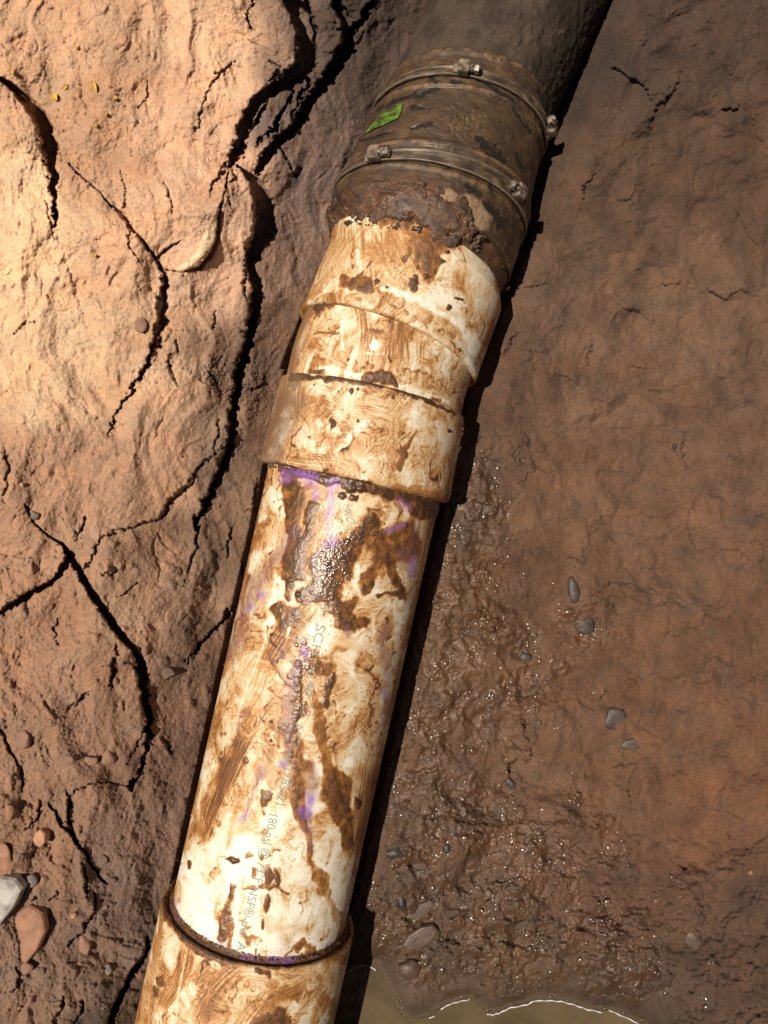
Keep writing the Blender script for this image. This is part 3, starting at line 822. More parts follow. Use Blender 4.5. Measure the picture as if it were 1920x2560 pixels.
# --- straight barrel
C, D, R = stations([(A(.56), dA, .0838), (A(.02), dA, .0838)])
k = skin(C, D, R)
dirty(k, 3, .80, .45, clean=sst(2000, 2160, k.V)*.9)
x, y = k.S*1000, k.W*1000
for pts, w, c, al in [   # pale cleaned places
    (C8((560,720),(530,800),(490,900),(490,1010)), [36,44,34,20], WHITE, .85), (C8((620,740),(615,900),(600,1060),(570,1160)), [7,8,8,6], CREAM, .9),
    (C8((1290,870),(1275,980),(1262,1060)), [60,70,50], WHITE, .8), (C9((1160,420),(1160,540)), [70,80], WHITE, .9), (C9((860,640),(900,730)), [110,80], WHITE, .8),
    (C9((380,1180),(400,1300)), [150,150], WHITE, .95), (C9((500,1330),(420,1290)), [60,90], WHITE, .9), (C9((345,880),(350,1000),(345,1140)), [70,60,60], WHITE, .85), (C9((1250,1100),(1240,1280)), [70,100], WHITE, .8),
    (C9((620,920),(600,1080)), [60,60], WHITE, .9), (C9((720,840),(740,1000),(720,1080)), [90,110,70], WHITE, .8), (C9((1000,1130),(1005,1170)), [30,30], WHITE, .9), (C9((430,200),(420,400)), [50,50], WHITE, .6),
    (C9((1450,420),(1420,520)), [60,60], WHITE, .7), (C9((1330,1000),(1320,1180)), [60,60], CREAM, .7), (C9((780,460),(700,520)), [60,50], WHITE, .5)]:
    line(k, pts, w, c, al, rag=.5, soft=.6)
for pts, w, c, al, st in [  # brown wipes and stripes with grain along them
    (C9((705,90),(620,250),(560,400),(500,560),(450,700),(418,810)), [55,70,80,76,66,40], BROWN*.8, .95, .7), (C9((660,120),(590,280),(520,460),(470,620)), [22,26,24,18], MUD, .8, .6),
    (C9((400,590),(370,750)), [36,46], BROWN, .9, .5), (C9((1480,240),(1440,520),(1395,760),(1350,900)), [90,90,80,50], BROWN, .85, .6), (C9((870,1080),(880,1220)), [90,80], TAN*.85, .8, .7),
    (C9((690,960),(640,1300)), [20,16], TAN, .6, .6), (C8((700,220),(700,380),(670,520)), [60,56,50], OCHRE, .85, .6), (C8((560,330),(520,420),(530,560)), [40,50,40], TAN, .6, .7),
    (C8((760,480),(820,540)), [90,50], OCHRE, .6, .8), (C8((1440,330),(1410,480),(1390,640)), [60,60,50], TAN, .9, .8), (C8((1130,880),(1100,1000)), [150,120], OCHRE, .5, .6),
    (C8((1010,1180),(1000,1330)), [160,140], OCHRE*1.1, .55, .6), (C8((450,1250),(400,1420),(330,1560)), [60,70,60], TAN, .7, .8), (C8((1060,480),(1000,620)), [60,80], OCHRE, .7, .7)]:
    line(k, pts, w, c, al, streak=st, rag=.35)
for pts, w, c, al in [  # purple primer runs
    (C8((585,120),(575,85),(620,60),(690,62),(760,100)), [30,34,40,40,30], PURP, .75), (C8((700,70),(720,130),(760,190),(745,240)), [50,40,30,20], PURP, .8),
    (C8((870,140),(860,230),(852,330),(850,430),(862,525)), [34,30,26,24,40], PURP*.95, .85), (C8((645,420),(600,470),(545,565),(480,655),(420,745),(385,840),(330,940),(262,1110),(225,1190)), [36,34,38,44,56,66,72,70,50], PURPM, .85),
    (C8((440,820),(430,850)), [28,20], VIOLET, .7), (C8((360,890),(345,930)), [16,12], VIOLET, .5),
    (C8((800,960),(775,1020)), [26,20], PURPM, .7), (C8((730,1080),(705,1160),(695,1215),(640,1290),(605,1390),(595,1490),(590,1570),(605,1660)), [14,26,28,36,40,34,30,24], PURPM, .85),
    (C8((705,1180),(700,1205)), [18,14], VIOLET, .8), (C8((545,1170),(545,1220)), [34,30], PURPM, .8), (C8((1290,265),(1350,300)), [26,20], PURP, .6), (C8((1215,440),(1310,395)), [18,14], PURP, .8), (C8((1380,390),(1385,500),(1330,600)), [26,22,20], PURPM, .8),
    (C8((1300,570),(1320,650)), [40,30], PURPM, .8), (C8((1375,600),(1370,660),(1360,720)), [16,20,20], VIOLET, .85), (C8((1330,830),(1320,900)), [26,16], PURPM, .7),
    (C8((1195,1040),(1180,1130),(1205,1250),(1195,1390),(1215,1500),(1208,1580),(1180,1650)), [30,34,50,40,40,36,24], PURPM, .8), (C8((1185,1440),(1190,1470)), [20,14], VIOLET, .5),
    (C8((335,1550),(300,1620),(280,1690)), [18,18,10], PURPM, .8), (C8((955,1040),(965,1090)), [26,20], PURPM, .8),
    (C9((795,320),(745,410),(715,480),(692,560),(668,632)), [26,34,22,10,20], PURPM*1.15, .9), (C9((692,570),(668,628)), [12,22], VIOLET*.9, .95),
    (C9((1100,295),(1098,380),(1088,470),(1075,590)), [30,44,46,36], PURPM*1.1, .9), (C9((1090,480),(1078,585)), [30,36], VIOLET*1.1, .9), (C9((1060,600),(1065,680),(1090,760),(1112,830)), [32,28,26,20], PURPM, .9),
    (C9((965,90),(950,200),(922,280)), [26,22,18], PURPM, .9), (C9((925,262),(920,284)), [18,20], VIOLET*.8, .9), (C9((930,1450),(930,1400)), [60,40], PURPM, .4),
    (C9((232,1140),(262,1260),(310,1340)), [16,20,14], VIOLET*.8, .8), (C9((525,1375),(585,1440),(690,1500)), [22,18,14], PURPM*1.2, .7), (C9((1130,1480),(1230,1405)), [16,12], VIOLET, .8)]:
    line(k, pts, [q*.9 for q in w], c*np.array([.95,.92,.80]), al*.64, rag=.34, soft=.9, rough=.35)
WETR = .27
for pts, w, c, al, h in [  # mud: dark runs and wet splashes
    (C8((615,110),(640,240),(615,340),(640,480),(640,580),(625,690)), [60,60,50,44,60,70], Mud(.9), .9, .0004), (C8((745,300),(735,430),(690,540),(640,620),(625,690)), [30,36,56,70,60], MUD, .9, .0006),
    (C8((1110,395),(1010,500),(930,600),(880,690),(850,770),(880,850)), [60,76,120,150,130,80], MUD*.9, .95, .0006), (C8((760,640),(795,720),(765,800),(715,835)), [60,80,76,60], MUD, .92, .0005),
    (C8((1195,590),(1120,680),(1085,770)), [44,50,46], BROWN*.75, .95, .0009), (C8((1150,500),(1290,450),(1330,520),(1250,560),(1185,610)), [70,100,90,80,50], BROWN*.8, .9, .0006),
    (C8((1230,640),(1270,760),(1292,830)), [40,32,24], MUD, .9, .0006), (C8((1150,832),(1230,826),(1305,800)), [14,18,20], MUD, .95, .0007), (C8((880,920),(960,1000),(1050,1012)), [50,60,46], MUD, .9, .0006), (C8((1010,870),(955,935)), [30,26], MUD, .8, .0004),
    (C8((520,915),(580,955),(562,1030)), [34,60,44], BROWN*.7, .95, .0005), (C8((590,850),(600,765),(640,735)), [26,20,16], MUD, .9, .0005), (C8((690,1140),(722,1240),(762,1292),(835,1302)), [50,70,60,44], MUD*1.1, .85, .0005),
    (C8((650,1270),(645,1440),(640,1540),(622,1610)), [36,56,64,44], MUD, .9, .0006), (C8((890,1330),(862,1410),(812,1505)), [20,30,22], MUD, .95, .0008), (C8((470,1170),(512,1285),(605,1390)), [8,12,20], BROWN, .9, .0004),
    (C8((755,1440),(780,1560),(800,1720)), [16,24,24], BROWN, .85, .0003), (C8((1170,700),(1100,720)), [30,20], BROWN, .6, .0003),
    (C8((540,45),(800,105),(1000,148),(1200,195),(1400,245),(1500,290)), [24,30,44,48,70,80], DARK*1.15, .95, .0016),
    (C9((960,40),(985,180),(1000,300),(1000,420),(1042,560),(1062,690)), [56,50,70,60,40,30], BROWN*.8, .85, .0005), (C9((1062,690),(1090,820),(1112,900),(1150,990),(1200,1090)), [18,22,26,36,40], OCHRE*.8, .9, .0005),
    (C9((1200,1090),(1242,1180),(1292,1312)), [26,22,20], TAN*.8, .9, .0003), (C9((1130,40),(1180,170),(1210,300),(1222,390)), [26,36,40,40], BROWN, .85, .0003), (C9((1250,370),(1232,450),(1262,540),(1292,650),(1330,790)), [80,84,70,40,40], BROWN*.7, .9, .0004),
    (C9((780,1045),(870,1056),(945,1082)), [14,24,12], BROWN*.8, .9, .0004), (C9((612,1050),(592,1130),(552,1260),(525,1355)), [20,30,34,26], BROWN*.75, .95, .0006), (C9((590,1280),(582,1430)), [18,14], BROWN, .9, .0004),
    (C9((740,930),(745,985)), [8,12], BROWN, .9, .0003), (C9((690,1056),(745,1052)), [14,16], BROWN, .9, .0004), (C9((700,860),(720,842)), [12,16], BROWN, .9, .0003), (C9((340,885),(336,935)), [7,7], MUD, .9, .0002),
    (C9((1010,1440),(1060,1410),(1100,1440),(1060,1480)), [20,22,20,20], BROWN*.8, .8, .0004), (C9((755,1440),(757,1500)), [8,10], BROWN, .8, .0002)]:
    line(k, pts, w, c, al, h=h, rag=.36, soft=.3, rough=.34)
for p, rx, ry, c, an in [(C8((930,222)), 12, 10, DARK, .5), (C8((985,182)), 14, 12, DARK, 0), (C8((1050,180)), 13, 11, DARK, 0), (C8((1000,235)), 14, 8, DARK, 0), (C8((1318,402)), 6, 6, DARK, 0), (C8((655,832)), 8, 7, DARK, 0),
                         (C9((815,490)), 16, 22, BROWN*.75, .2), (C9((612,882)), 17, 9, DARK, .2), (C9((830,975)), 12, 26, BROWN*.7, .1), (C9((886,990)), 9, 23, BROWN*.7, -.2), (C9((822,1150)), 8, 24, BROWN*.65, .1),
                         (C9((795,1285)), 4, 14, BROWN*.7, 0), (C9((1385,530)), 7, 17, BROWN*.7, -.2), (C9((690,255)), 8, 10, BROWN*.7, 0), (C9((790,862)), 6, 8, BROWN, 0), (C9((850,10)), 5, 4, DARK, 0), (C9((848,130)), 4, 4, DARK, 0), (C9((420,1362)), 4, 5, DARK, 0),
                         (C9((1240,480)), 16, 36, Mud(.85), .1), (C8((610,745)), 9, 6, MUD, 0)]:
    blob(k, p[0], rx, ry, c, .95, h=.0012, rough=.4, ang=an)
line(k, C8((1165,185),(1060,310),(940,430)), [34,40,44], Mud(.22), .92, streak=.3, rag=.15)
line(k, C8((482,1045),(440,1150),(370,1330),(300,1540),(262,1680)), [6,6,7,8,6], CREAM, .8, rag=.1)
line(k, C8((1085,1055),(1020,1135)), [12,14], WHITE, .8, streak=.4, rag=.2)
line(k, C8((1060,1050),(990,1090)), [10,10], WHITE, .7, rag=.2)
# the wet splash in the middle that glitters
wet = anchor = np.exp(-(((k.U-838)/52)**2 + ((k.V-1412)/92)**2)) + .8*np.exp(-(((k.U-775)/38)**2 + ((k.V-1640)/75)**2)) + .6*np.exp(-(((k.U-930)/60)**2+((k.V-1330)/30)**2)) + .5*np.exp(-(((k.U-770)/30)**2+((k.V-1760)/50)**2))
wet = np.clip(wet*1.25*(1+.8*fbm(x/5, y/5, 2, 77)), 0, 1)*k.face
k.rough = k.rough*(1-wet) + .20*wet
k.h += (wet*.00012*np.maximum(fbm(x/2.0, y/2.0, 2, 401), -.2)).astype(np.float32)
line(k, C8((395,130),(330,420),(240,760),(170,1000)), [70,70,60,30], Mud(.66), .75, rag=.35, soft=.6)
barrel = finish(k, 'barrel', pvc_m, pvc)
items = []
ok = np.argwhere(wet*(k.face) > .22); rr_ = np.random.default_rng(9)
for q in rr_.choice(len(ok), 420, replace=False):
    i, j = ok[q]
    if rr_.random() > wet[i, j]: continue
    rb = float(np.clip(rr_.lognormal(-6.85, .45), .0004, .0024))
    items.append((k.P[i, j]+k.N[i, j]*k.h[i, j], Vector(k.N[i, j]) + Vector(rr_.normal(0, .04, 3)), rb, rb*rr_.uniform(1.8, 3.2), np.clip(k.col[i, j]*.9, .004, .5)))
drops('water_drops', items, pvc)

# --- lower socket, its rim and the mud packed in the gap
rl = [(A(.90), dA, .0935), (A(.545), dA, .0935), (A(.5385), dA, .0932), (A(.5362), dA, .0921), (A(.5355), dA, .0900), (A(.5372), dA, .0875), (A(.542), dA, .0850)]
C, D, R = stations(rl); k = skin(C, D, R)
dirty(k, 13, .8, .5)
for pts, w, c, al, h, st in [(C9((170,1120),(205,1250),(300,1350),(400,1425),(560,1490),(720,1525),(870,1538),(1000,1522),(1150,1484),(1260,1415),(1345,1300)), [26,30,34,40,44,40,34,34,32,34,30], MUD, .95, .0008, 0),
                     (C9((860,1532),(920,1530)), [14,14], VIOLET, .9, 0, 0), (C9((1005,1512),(1060,1498),(1140,1478)), [14,18,12], VIOLET*1.1, .95, 0, 0), (C9((250,1250),(320,1345),(380,1390)), [10,14,8], VIOLET*.8, .7, 0, 0),
                     (C9((310,1430),(290,1560),(250,1680),(150,1830)), [60,60,60,40], BROWN, .9, .0002, .6), (C9((500,1560),(460,1700),(430,1800),(430,1900)), [22,30,22,22], BROWN, .85, .0002, .5), (C9((240,1900),(280,1640),(310,1480)), [8,8,8], CREAM, .8, 0, 0),
                     (C9((600,1600),(720,1580),(900,1600)), [60,70,50], TAN, .8, 0, .7), (C9((1080,1640),(1000,1700),(820,1760)), [30,60,50], BROWN*.9, .8, .0003, .4), (C9((1120,1700),(1180,1790),(1120,1810)), [60,70,60], BROWN*.9, .7, .0003, .2),
                     (C9((780,1900),(880,1880),(940,1890)), [50,80,50], MUD, .9, .001, 0), (C9((1180,1500),(1090,1620)), [40,70], WHITE, .7, 0, .3), (C9((1020,1780),(1040,1860)), [70,80], WHITE, .7, 0, .4), (C9((120,1690),(125,1740)), [24,30], MUD, .9, .0006, 0),
                     (C9((160,1630),(160,1650)), [20,20], MUD, .8, .0004, 0), (C9((770,1580),(830,1590),(838,1620)), [14,16,8], MUD, .9, .0004, 0), (C9((60,1500),(80,1640)), [40,40], TAN*.9, .8, 0, .5)]:
    line(k, pts, w, c, al, h=h, streak=st, rag=.3)
socket = finish(k, 'socket', pvc_m, pvc)
socket['label'] = 'wider muddy socket the pipe runs into'

# --- mud packed round the barrel where it enters the socket
rl = [(A(.5300), dA, .0836), (A(.5330), dA, .0848), (A(.5352), dA, .0866), (A(.5368), dA, .0882), (A(.5385), dA, .0888)]
C, D, R = stations(rl, .0007); k = skin(C, D, R)
x, y = k.S*1000, k.W*1000
k.col[:] = MUD.rgb*1.1; q = fbm(y/6, x/3, 4, 801, .6)
full = np.ones(k.U.shape, bool)
mix(k, full, DARK, np.clip(sst(0, .6, q)*.8, 0, 1)); mix(k, full, BROWN, np.clip(sst(.1, .6, -q)*.8, 0, 1))
for lo, hi, c in [(18, 46, PURP*.9), (-2, 10, PURP*.8), (-98, -76, PURPM*1.1), (60, 72, PURPM)]:
    e = sst(lo-3, lo+3, y)*sst(hi+3, hi-3, y)*sst(.5, 1.5, x)*sst(6.5, 4, x)
    mix(k, full, c, np.clip(e*(.45+1.0*q), 0, .8))
k.rough[:] = np.clip(.5+.2*q, .3, .8)
k.h += (.0006*np.maximum(q, -.35) + .0004*fbm(y/2, x/2, 2, 805)).astype(np.float32)
mud_ring = finish(k, 'mud_ring', pvc_m, pvc)

# --- elbow: lower hub
rl = [(A(.1135), dA, .0842), (A(.1130), dA, .0900), (A(.1115), dA, .0922), (A(.1095), dA, .0929), (A(.070), dA, .0918), (A(.034), dA, .0906), (A(.0305), dA, .0898), (A(.0290), dA, .0880), (A(.0284), dA, .0846)]
C, D, R = stations(rl); k = skin(C, D, R)
dirty(k, 23, 1.0, .4)
for pts, w, c, al, h, st in [(C7((600,1370),(700,1372),(800,1392),(890,1428)), [50,76,80,50], TAN*.95, .9, .0002, .7), (C7((450,1320),(450,1390)), [80,80], WHITE, .8, 0, .2), (C7((400,1470),(470,1490)), [60,50], WHITE, .85, 0, 0),
                     (C7((200,1670),(330,1690),(520,1700)), [60,76,40], OCHRE, .95, .0002, .7), (C7((470,1480),(440,1560),(360,1600)), [50,80,70], OCHRE*.9, .85, .0002, .5), (C7((580,1610),(680,1720),(800,1830)), [60,80,40], Mud(.26), .95, .0002, .6),
                     (C7((1075,1670),(1100,1790)), [90,80], OCHRE, .85, 0, .8), (C7((1040,1330),(1010,1440),(1040,1560)), [60,80,70], WHITE, .75, 0, .3), (C7((1010,1480),(960,1590),(900,1690),(860,1740)), [16,22,24,14], BROWN*.8, .9, .0004, .2),
                     (C7((1200,1400),(1230,1560),(1200,1700)), [80,90,70], CREAM, .8, 0, .5), (C7((280,1200),(270,1340),(340,1420)), [90,90,70], OCHRE, .75, 0, .8), (C7((560,1260),(560,1420)), [80,60], TAN, .8, 0, .7),
                     (C7((720,1500),(800,1560),(880,1620)), [120,130,120], CREAM, .75, 0, .2), (C7((560,1460),(640,1500),(640,1580)), [80,70,50], CREAM, .6, 0, .4),
                     (C7((1180,1850),(1150,1930),(1220,1890)), [60,60,40], MUD, .85, .0008, .2), (C7((840,1840),(1000,1880),(1180,1930)), [20,26,40], BROWN, .8, .0003, .3),
                     (C7((130,1700),(300,1760),(520,1800),(760,1850)), [14,12,12,12], DARK, .85, .0003, 0),
                     (C7((220,1160),(360,1175),(560,1185),(720,1205),(900,1240),(1060,1300),(1240,1390)), [20,16,14,16,12,10,8], DARK, .8, .0003, 0),
                     (C7((800,1250),(910,1260)), [20,30], BROWN, .8, .0004, .5)]:
    line(k, pts, w, c, al, h=h, streak=st, rag=.3)
for p, rx, ry in [((484,1458), 7, 13), ((600,1250), 6, 8), ((640,1240), 4, 4), ((860,1290), 5, 5), ((1210,1500), 5, 5), ((640,1440), 3, 4), ((520,1255), 3, 3)]:
    blob(k, C7(p)[0], rx, ry, DARK, .95, h=.001)
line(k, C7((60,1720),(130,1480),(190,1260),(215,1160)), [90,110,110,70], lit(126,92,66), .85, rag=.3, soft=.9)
lower_hub = finish(k, 'lower_hub', pvc_m, pvc)

# --- elbow: body between the hubs, turning a few degrees
def turn(q): return dA*(1-q) + dB*q
rl = [(A(.032), dA, .0856), (A(.026), dA, .0860), (A(.008), turn(.25), .0860), (Bp(.006), turn(.75), .0860), (Bp(.030), dB, .0860)]
C, D, R = stations(rl); k = skin(C, D, R)
dirty(k, 33, .8, .35)
for pts, w, c, al, h, st in [(C7((400,1110),(560,1140),(720,1170)), [24,26,22], WHITE, .95, 0, 0), (C7((900,1215),(1000,1252),(1090,1290),(1200,1330)), [24,28,24,16], WHITE, .95, 0, 0),  # white lines paint the lit lip of the hub's shoulder
                     (C7((870,790),(905,900),(905,1040),(880,1180)), [100,150,150,130], OCHRE, .9, .0003, .95), (C7((630,660),(662,780),(672,900),(665,1000)), [50,60,56,40], OCHRE*.9, .9, .0003, .8),
                     (C7((1080,950),(1130,1020),(1180,980)), [50,90,60], OCHRE, .55, 0, .4), (C7((1010,1040),(1120,1090)), [30,26], OCHRE, .7, 0, .6), (C7((470,1050),(560,1080)), [60,50], OCHRE, .7, 0, .5),
                     (C7((690,868),(800,882)), [16,10], BROWN, .9, .0003, 0), (C7((370,892),(520,882)), [8,8], BROWN, .85, .0003, 0), (C7((540,850),(548,990)), [10,9], CREAM, .95, 0, 0), (C7((690,1015),(800,1018)), [8,6], CREAM, .9, 0, 0),
                     (C7((355,1130),(420,1142)), [20,22], MUD, .95, .001, 0), (C7((690,1180),(780,1160),(880,1212)), [26,44,22], MUD*.85, .95, .0016, 0), (C7((1110,1300),(1150,1310)), [20,16], MUD, .8, .0008, 0),
                     (C7((380,620),(440,650),(400,760)), [40,60,30], MUD, .3, 0, .3), (C7((700,780),(780,800)), [40,40], CREAM, .7, 0, .4), (C7((1220,880),(1280,960),(1320,1100)), [80,100,60], CREAM, .7, 0, .2),
                     (C7((1250,870),(1280,920),(1305,980)), [22,26,18], BROWN, .9, .0006, .2)]:
    line(k, pts, w, c, al, h=h, streak=st, rag=.3)
for p, rx, ry, an in [((430,690), 29, 20, -.2), ((395,740), 12, 16, 0), ((700,640), 26, 22, 0), ((720,590), 22, 14, .3), ((1070,735), 7, 9, 0), ((1105,690), 8, 13, .2), ((1290,1030), 4, 8, 0), ((840,1055), 3, 9, -.4), ((580,1055), 4, 4, 0), ((985,790), 4, 5, 0), ((870,795), 10, 5, 0)]:
    blob(k, C7(p)[0], rx, ry, MUD*.85, .95, h=.0016, ang=an)
blob(k, C7((745,965))[0], 12, 15, WHITE, 1, h=.0006, rag=.2)
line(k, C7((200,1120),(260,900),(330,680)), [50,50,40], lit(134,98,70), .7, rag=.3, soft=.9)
elbow_body = finish(k, 'elbow_body', pvc_m, pvc)

SH = np.array([-.0045, 0, 0])
# --- elbow: upper hub with its raised rim, and the spigot that enters the rubber coupling
rl = [(Bp(.0205), dB, .0858), (Bp(.0206), dB, .0896), (Bp(.0218), dB, .0912), (Bp(.0245), dB, .0916), (Bp(.0275), dB, .0910), (Bp(.0295), dB, .0905), (Bp(.060), dB, .0902), (Bp(.095), dB, .0894), (Bp(.1085)+SH, dB, .0880), (Bp(.1100)+SH, dB, .0874), (Bp(.1106)+SH, dB, .0864), (Bp(.128)+SH*1.6, dB, .0852), (Bp(.142)+SH*2.2, dB, .083)]
C, D, R = stations(rl); k = skin(C, D, R)
dirty(k, 43, .85, .6)
for pts, w, c, al, h, st in [(C7((1300,300),(1420,480),(1450,640),(1400,800)), [120,150,150,90], WHITE, .75, 0, .3), (C7((1230,300),(1200,480),(1180,580)), [110,100,80], CREAM, .8, 0, .4), (C7((1290,470),(1280,580)), [50,60], OCHRE, .8, 0, .4),
                     (C7((680,140),(685,300),(690,500)), [180,190,180], OCHRE, .92, .0003, .95), (C7((780,200),(850,350),(900,450),(950,510)), [110,160,170,90], OCHRE*.95, .8, .0002, .5),
                     (C7((560,260),(480,400),(430,540)), [90,120,110], TAN*.92, .85, 0, .5), (C7((640,380),(645,480)), [16,18], CREAM, .95, 0, 0),
                     (C7((930,150),(950,220),(1000,290),(1100,330),(1190,300)), [70,100,110,90,60], BROWN*.72, .92, .0008, .1), (C7((800,190),(900,180),(960,170)), [30,40,40], BROWN*.75, .85, .0005, 0), (C7((1080,390),(1090,470)), [80,90], BROWN*.7, .9, .001, 0),
                     (C7((1160,330),(1220,300)), [40,40], BROWN*.8, .8, .0006, 0), (C7((440,600),(560,560),(600,590)), [30,36,40], CREAM, .9, .0004, 0), (C7((330,700),(420,620)), [20,24], CREAM, .8, .0004, 0),
                     (C7((800,600),(900,632),(1000,668),(1100,720),(1240,810),(1330,900),(1385,1010),(1375,1130)), [20,24,22,24,36,50,56,40], WHITE, .95, .0002, 0), (C7((1160,780),(1250,850),(1320,960)), [16,18,16], OCHRE, .5, 0, .3),
                     (C7((560,560),(640,570),(700,600)), [40,60,50], MUD, .9, .001, 0), (C7((960,150),(1080,160)), [20,24], CREAM, .9, .0003, 0), (C7((700,150),(830,135),(920,135)), [12,14,12], CREAM, .9, .0003, 0),
                     (C7((1240,230),(1340,300),(1430,400),(1500,520)), [6,5,5,6], DARK, .7, 0, 0), (C7((1200,80),(1250,150),(1300,200)), [80,110,90], Mud(.42), .85, .0003, 0)]:
    line(k, pts, w, c, al, h=h, streak=st, rag=.35)
for p, rx, ry, an in [((990,575), 13, 20, .1), ((1065,530), 10, 6, 0), ((1210,725), 8, 9, 0), ((1272,670), 14, 4, .2), ((820,600), 5, 4, 0), ((1170,435), 8, 6, 0), ((760,565), 8, 7, 0), ((1200,380), 7, 5, 0)]:
    blob(k, C7(p)[0], rx, ry, MUD*.85, .95, h=.0012, ang=an)
xx, yy = k.S*1000, k.W*1000
spk = sst(.3, .55, fbm(xx/2.4, yy/2.4, 2, 455))*np.exp(-(((k.U-1150)/40)**2+((k.V-520)/36)**2))
mix(k, np.ones(k.U.shape, bool), BROWN*.9, np.clip(spk*1.2, 0, 1))
upper_hub = finish(k, 'upper_hub', pvc_m, pvc)

# --- print on the barrel
ink, n_, l_, b_ = new_mat('grey_ink')
b_.inputs['Base Color'].default_value = (.24, .27, .27, 1); b_.inputs['Roughness'].default_value = .6
def th_s_at(u, v, Rr=.0841):
    """point of the barrel seen at (u, v): distance down the pipe and angle round it"""
    o = np.array([0, 0, H]); d = np.array([(u-960)/F, (1280-v)/F, -1.0])
    e1 = np.cross(dA, [0, 0, 1.0])
    ox, oz = (o-O_A)@e1, o[2]; dx, dz = d@e1, d[2]
    a = dx*dx+dz*dz; b = 2*(ox*dx+oz*dz); c = ox*ox+oz*oz-Rr*Rr
    t = (-b-math.sqrt(max(b*b-4*a*c, 0)))/(2*a)
    p = o+d*t
    return -(p-O_A)@dA, math.atan2((p-O_A)@e1, p[2])
def printed(txt, p0, p1, size, jobs=[]):
    """text running from photo point p0 to p1 down the pipe, its base line on the left"""
    cu = bpy.data.curves.new('lettering', 'FONT'); cu.body = txt; cu.size = 1.0; cu.resolution_u = 4
    ob = bpy.data.objects.new('lettering', cu); COL.objects.link(ob)
    dg = bpy.context.evaluated_depsgraph_get(); dg.update()
    mt = bpy.data.meshes.new_from_object(ob.evaluated_get(dg))
    bpy.data.objects.remove(ob); 
    vs = np.array([v.co[:] for v in mt.vertices]); fs = [tuple(p.vertices) for p in mt.polygons]
    bpy.data.meshes.remove(mt)
    s0, t0 = th_s_at(*p0); s1, t1 = th_s_at(*p1)
    Lw = vs[:, 0].max()-vs[:, 0].min(); xq = (vs[:, 0]-vs[:, 0].min())/Lw
    e1 = np.cross(dA, [0, 0, 1.0])
    s = s0+(s1-s0)*xq; th = t0+(t1-t0)*xq + vs[:, 1]*size/.084
    Rr = .08412
    Pp = (O_A[None]-dA[None]*s[:, None]) + Rr*(np.cos(th)[:, None]*np.array([0, 0, 1.0])[None] + np.sin(th)[:, None]*e1[None])
    return Pp, fs
allv, allf = [], []
for txt, a, b, sz in [('MKO', (852,1258), (868,1308), .0112), ('S', (800,1510), (800,1524), .0112), ('SCH 40', (792,1560), (764,1690), .0112), ('40 22', (766,1700), (752,1790), .0112),
                      ('ASTM D1785-21', (738,1805), (688,2010), .0112), ('180 psi @ 73°F', (674,2035), (634,2205), .0112), ('NSF®-pw', (626,2216), (596,2338), .0112), ('AS', (594,2352), (588,2392), .0112)]:
    Pp, fs = printed(txt, a, b, sz)
    o = sum(len(q) for q in allv); allv.append(Pp); allf += [tuple(i+o for i in f) for f in fs]
me = bpy.data.meshes.new('lettering'); me.from_pydata([tuple(p) for p in np.concatenate(allv)], [], allf); me.update()
me.materials.append(ink)
lettering = link(bpy.data.objects.new('lettering', me), barrel)
lettering['kind'] = 'stuff'
lettering['label'] = 'grey printed code and pressure rating running down the pipe'

# crumbs of mud stuck along the pipe's right edge and on the rims
def crumbs(name, places, parent, mat):
    vs, fs = [], []
    bm_v = [(0,0,1),(.94,0,.33),(-.47,.82,.33),(-.47,-.82,.33),(.47,.82,-.33),(.47,-.82,-.33),(-.94,0,-.33),(0,0,-1)]
    bm_f = [(0,1,2),(0,2,3),(0,3,1),(1,4,2),(2,6,3),(3,5,1),(1,5,4),(2,4,6),(3,6,5),(4,7,6),(6,7,5),(5,7,4)]
    for p, r in places:
        o = len(vs)
        for q in bm_v:
            vs.append(tuple(p[i] + q[i]*r*random.uniform(.6, 1.25) for i in range(3)))
        fs += [tuple(i+o for i in f) for f in bm_f]
    me = bpy.data.meshes.new(name); me.from_pydata(vs, [], fs); me.update()
    me.materials.append(mat)
    o = link(bpy.data.objects.new(name, me), parent); o['kind'] = 'stuff'
    return o
crumb_m, n_, l_, b_ = new_mat('crumb_mud'); b_.inputs['Base Color'].default_value = (*lit(112, 78, 50), 1); b_.inputs['Roughness'].default_value = .8
pl = []
e1A = np.cross(dA, [0, 0, 1.0])
for i in range(330):
    s = random.uniform(.03, .62); side = 1 if random.random() < .8 else -1
    th = side*random.gauss(1.45, .12)
    Rr = .0929 if s < .1125 else (.0838 if s < .537 else .0935)
    pl.append((A(s) + Rr*(math.cos(th)*np.array([0, 0, 1]) + math.sin(th)*e1A), random.uniform(.0005, .0014)))
for i in range(170):
    th = random.uniform(-1.5, 1.5)
    s, Rr = random.choice([(.1150, .0855), (.534, .0868)])
    pl.append((A(s+random.gauss(0, .0012)) + (Rr-.001)*(math.cos(th)*np.array([0, 0, 1]) + math.sin(th)*e1A), random.uniform(.0006, .0018)))
crumbs('mud_crumbs', pl, pvc, crumb_m)

for o in (barrel, socket, lower_hub, elbow_body, upper_hub): pass

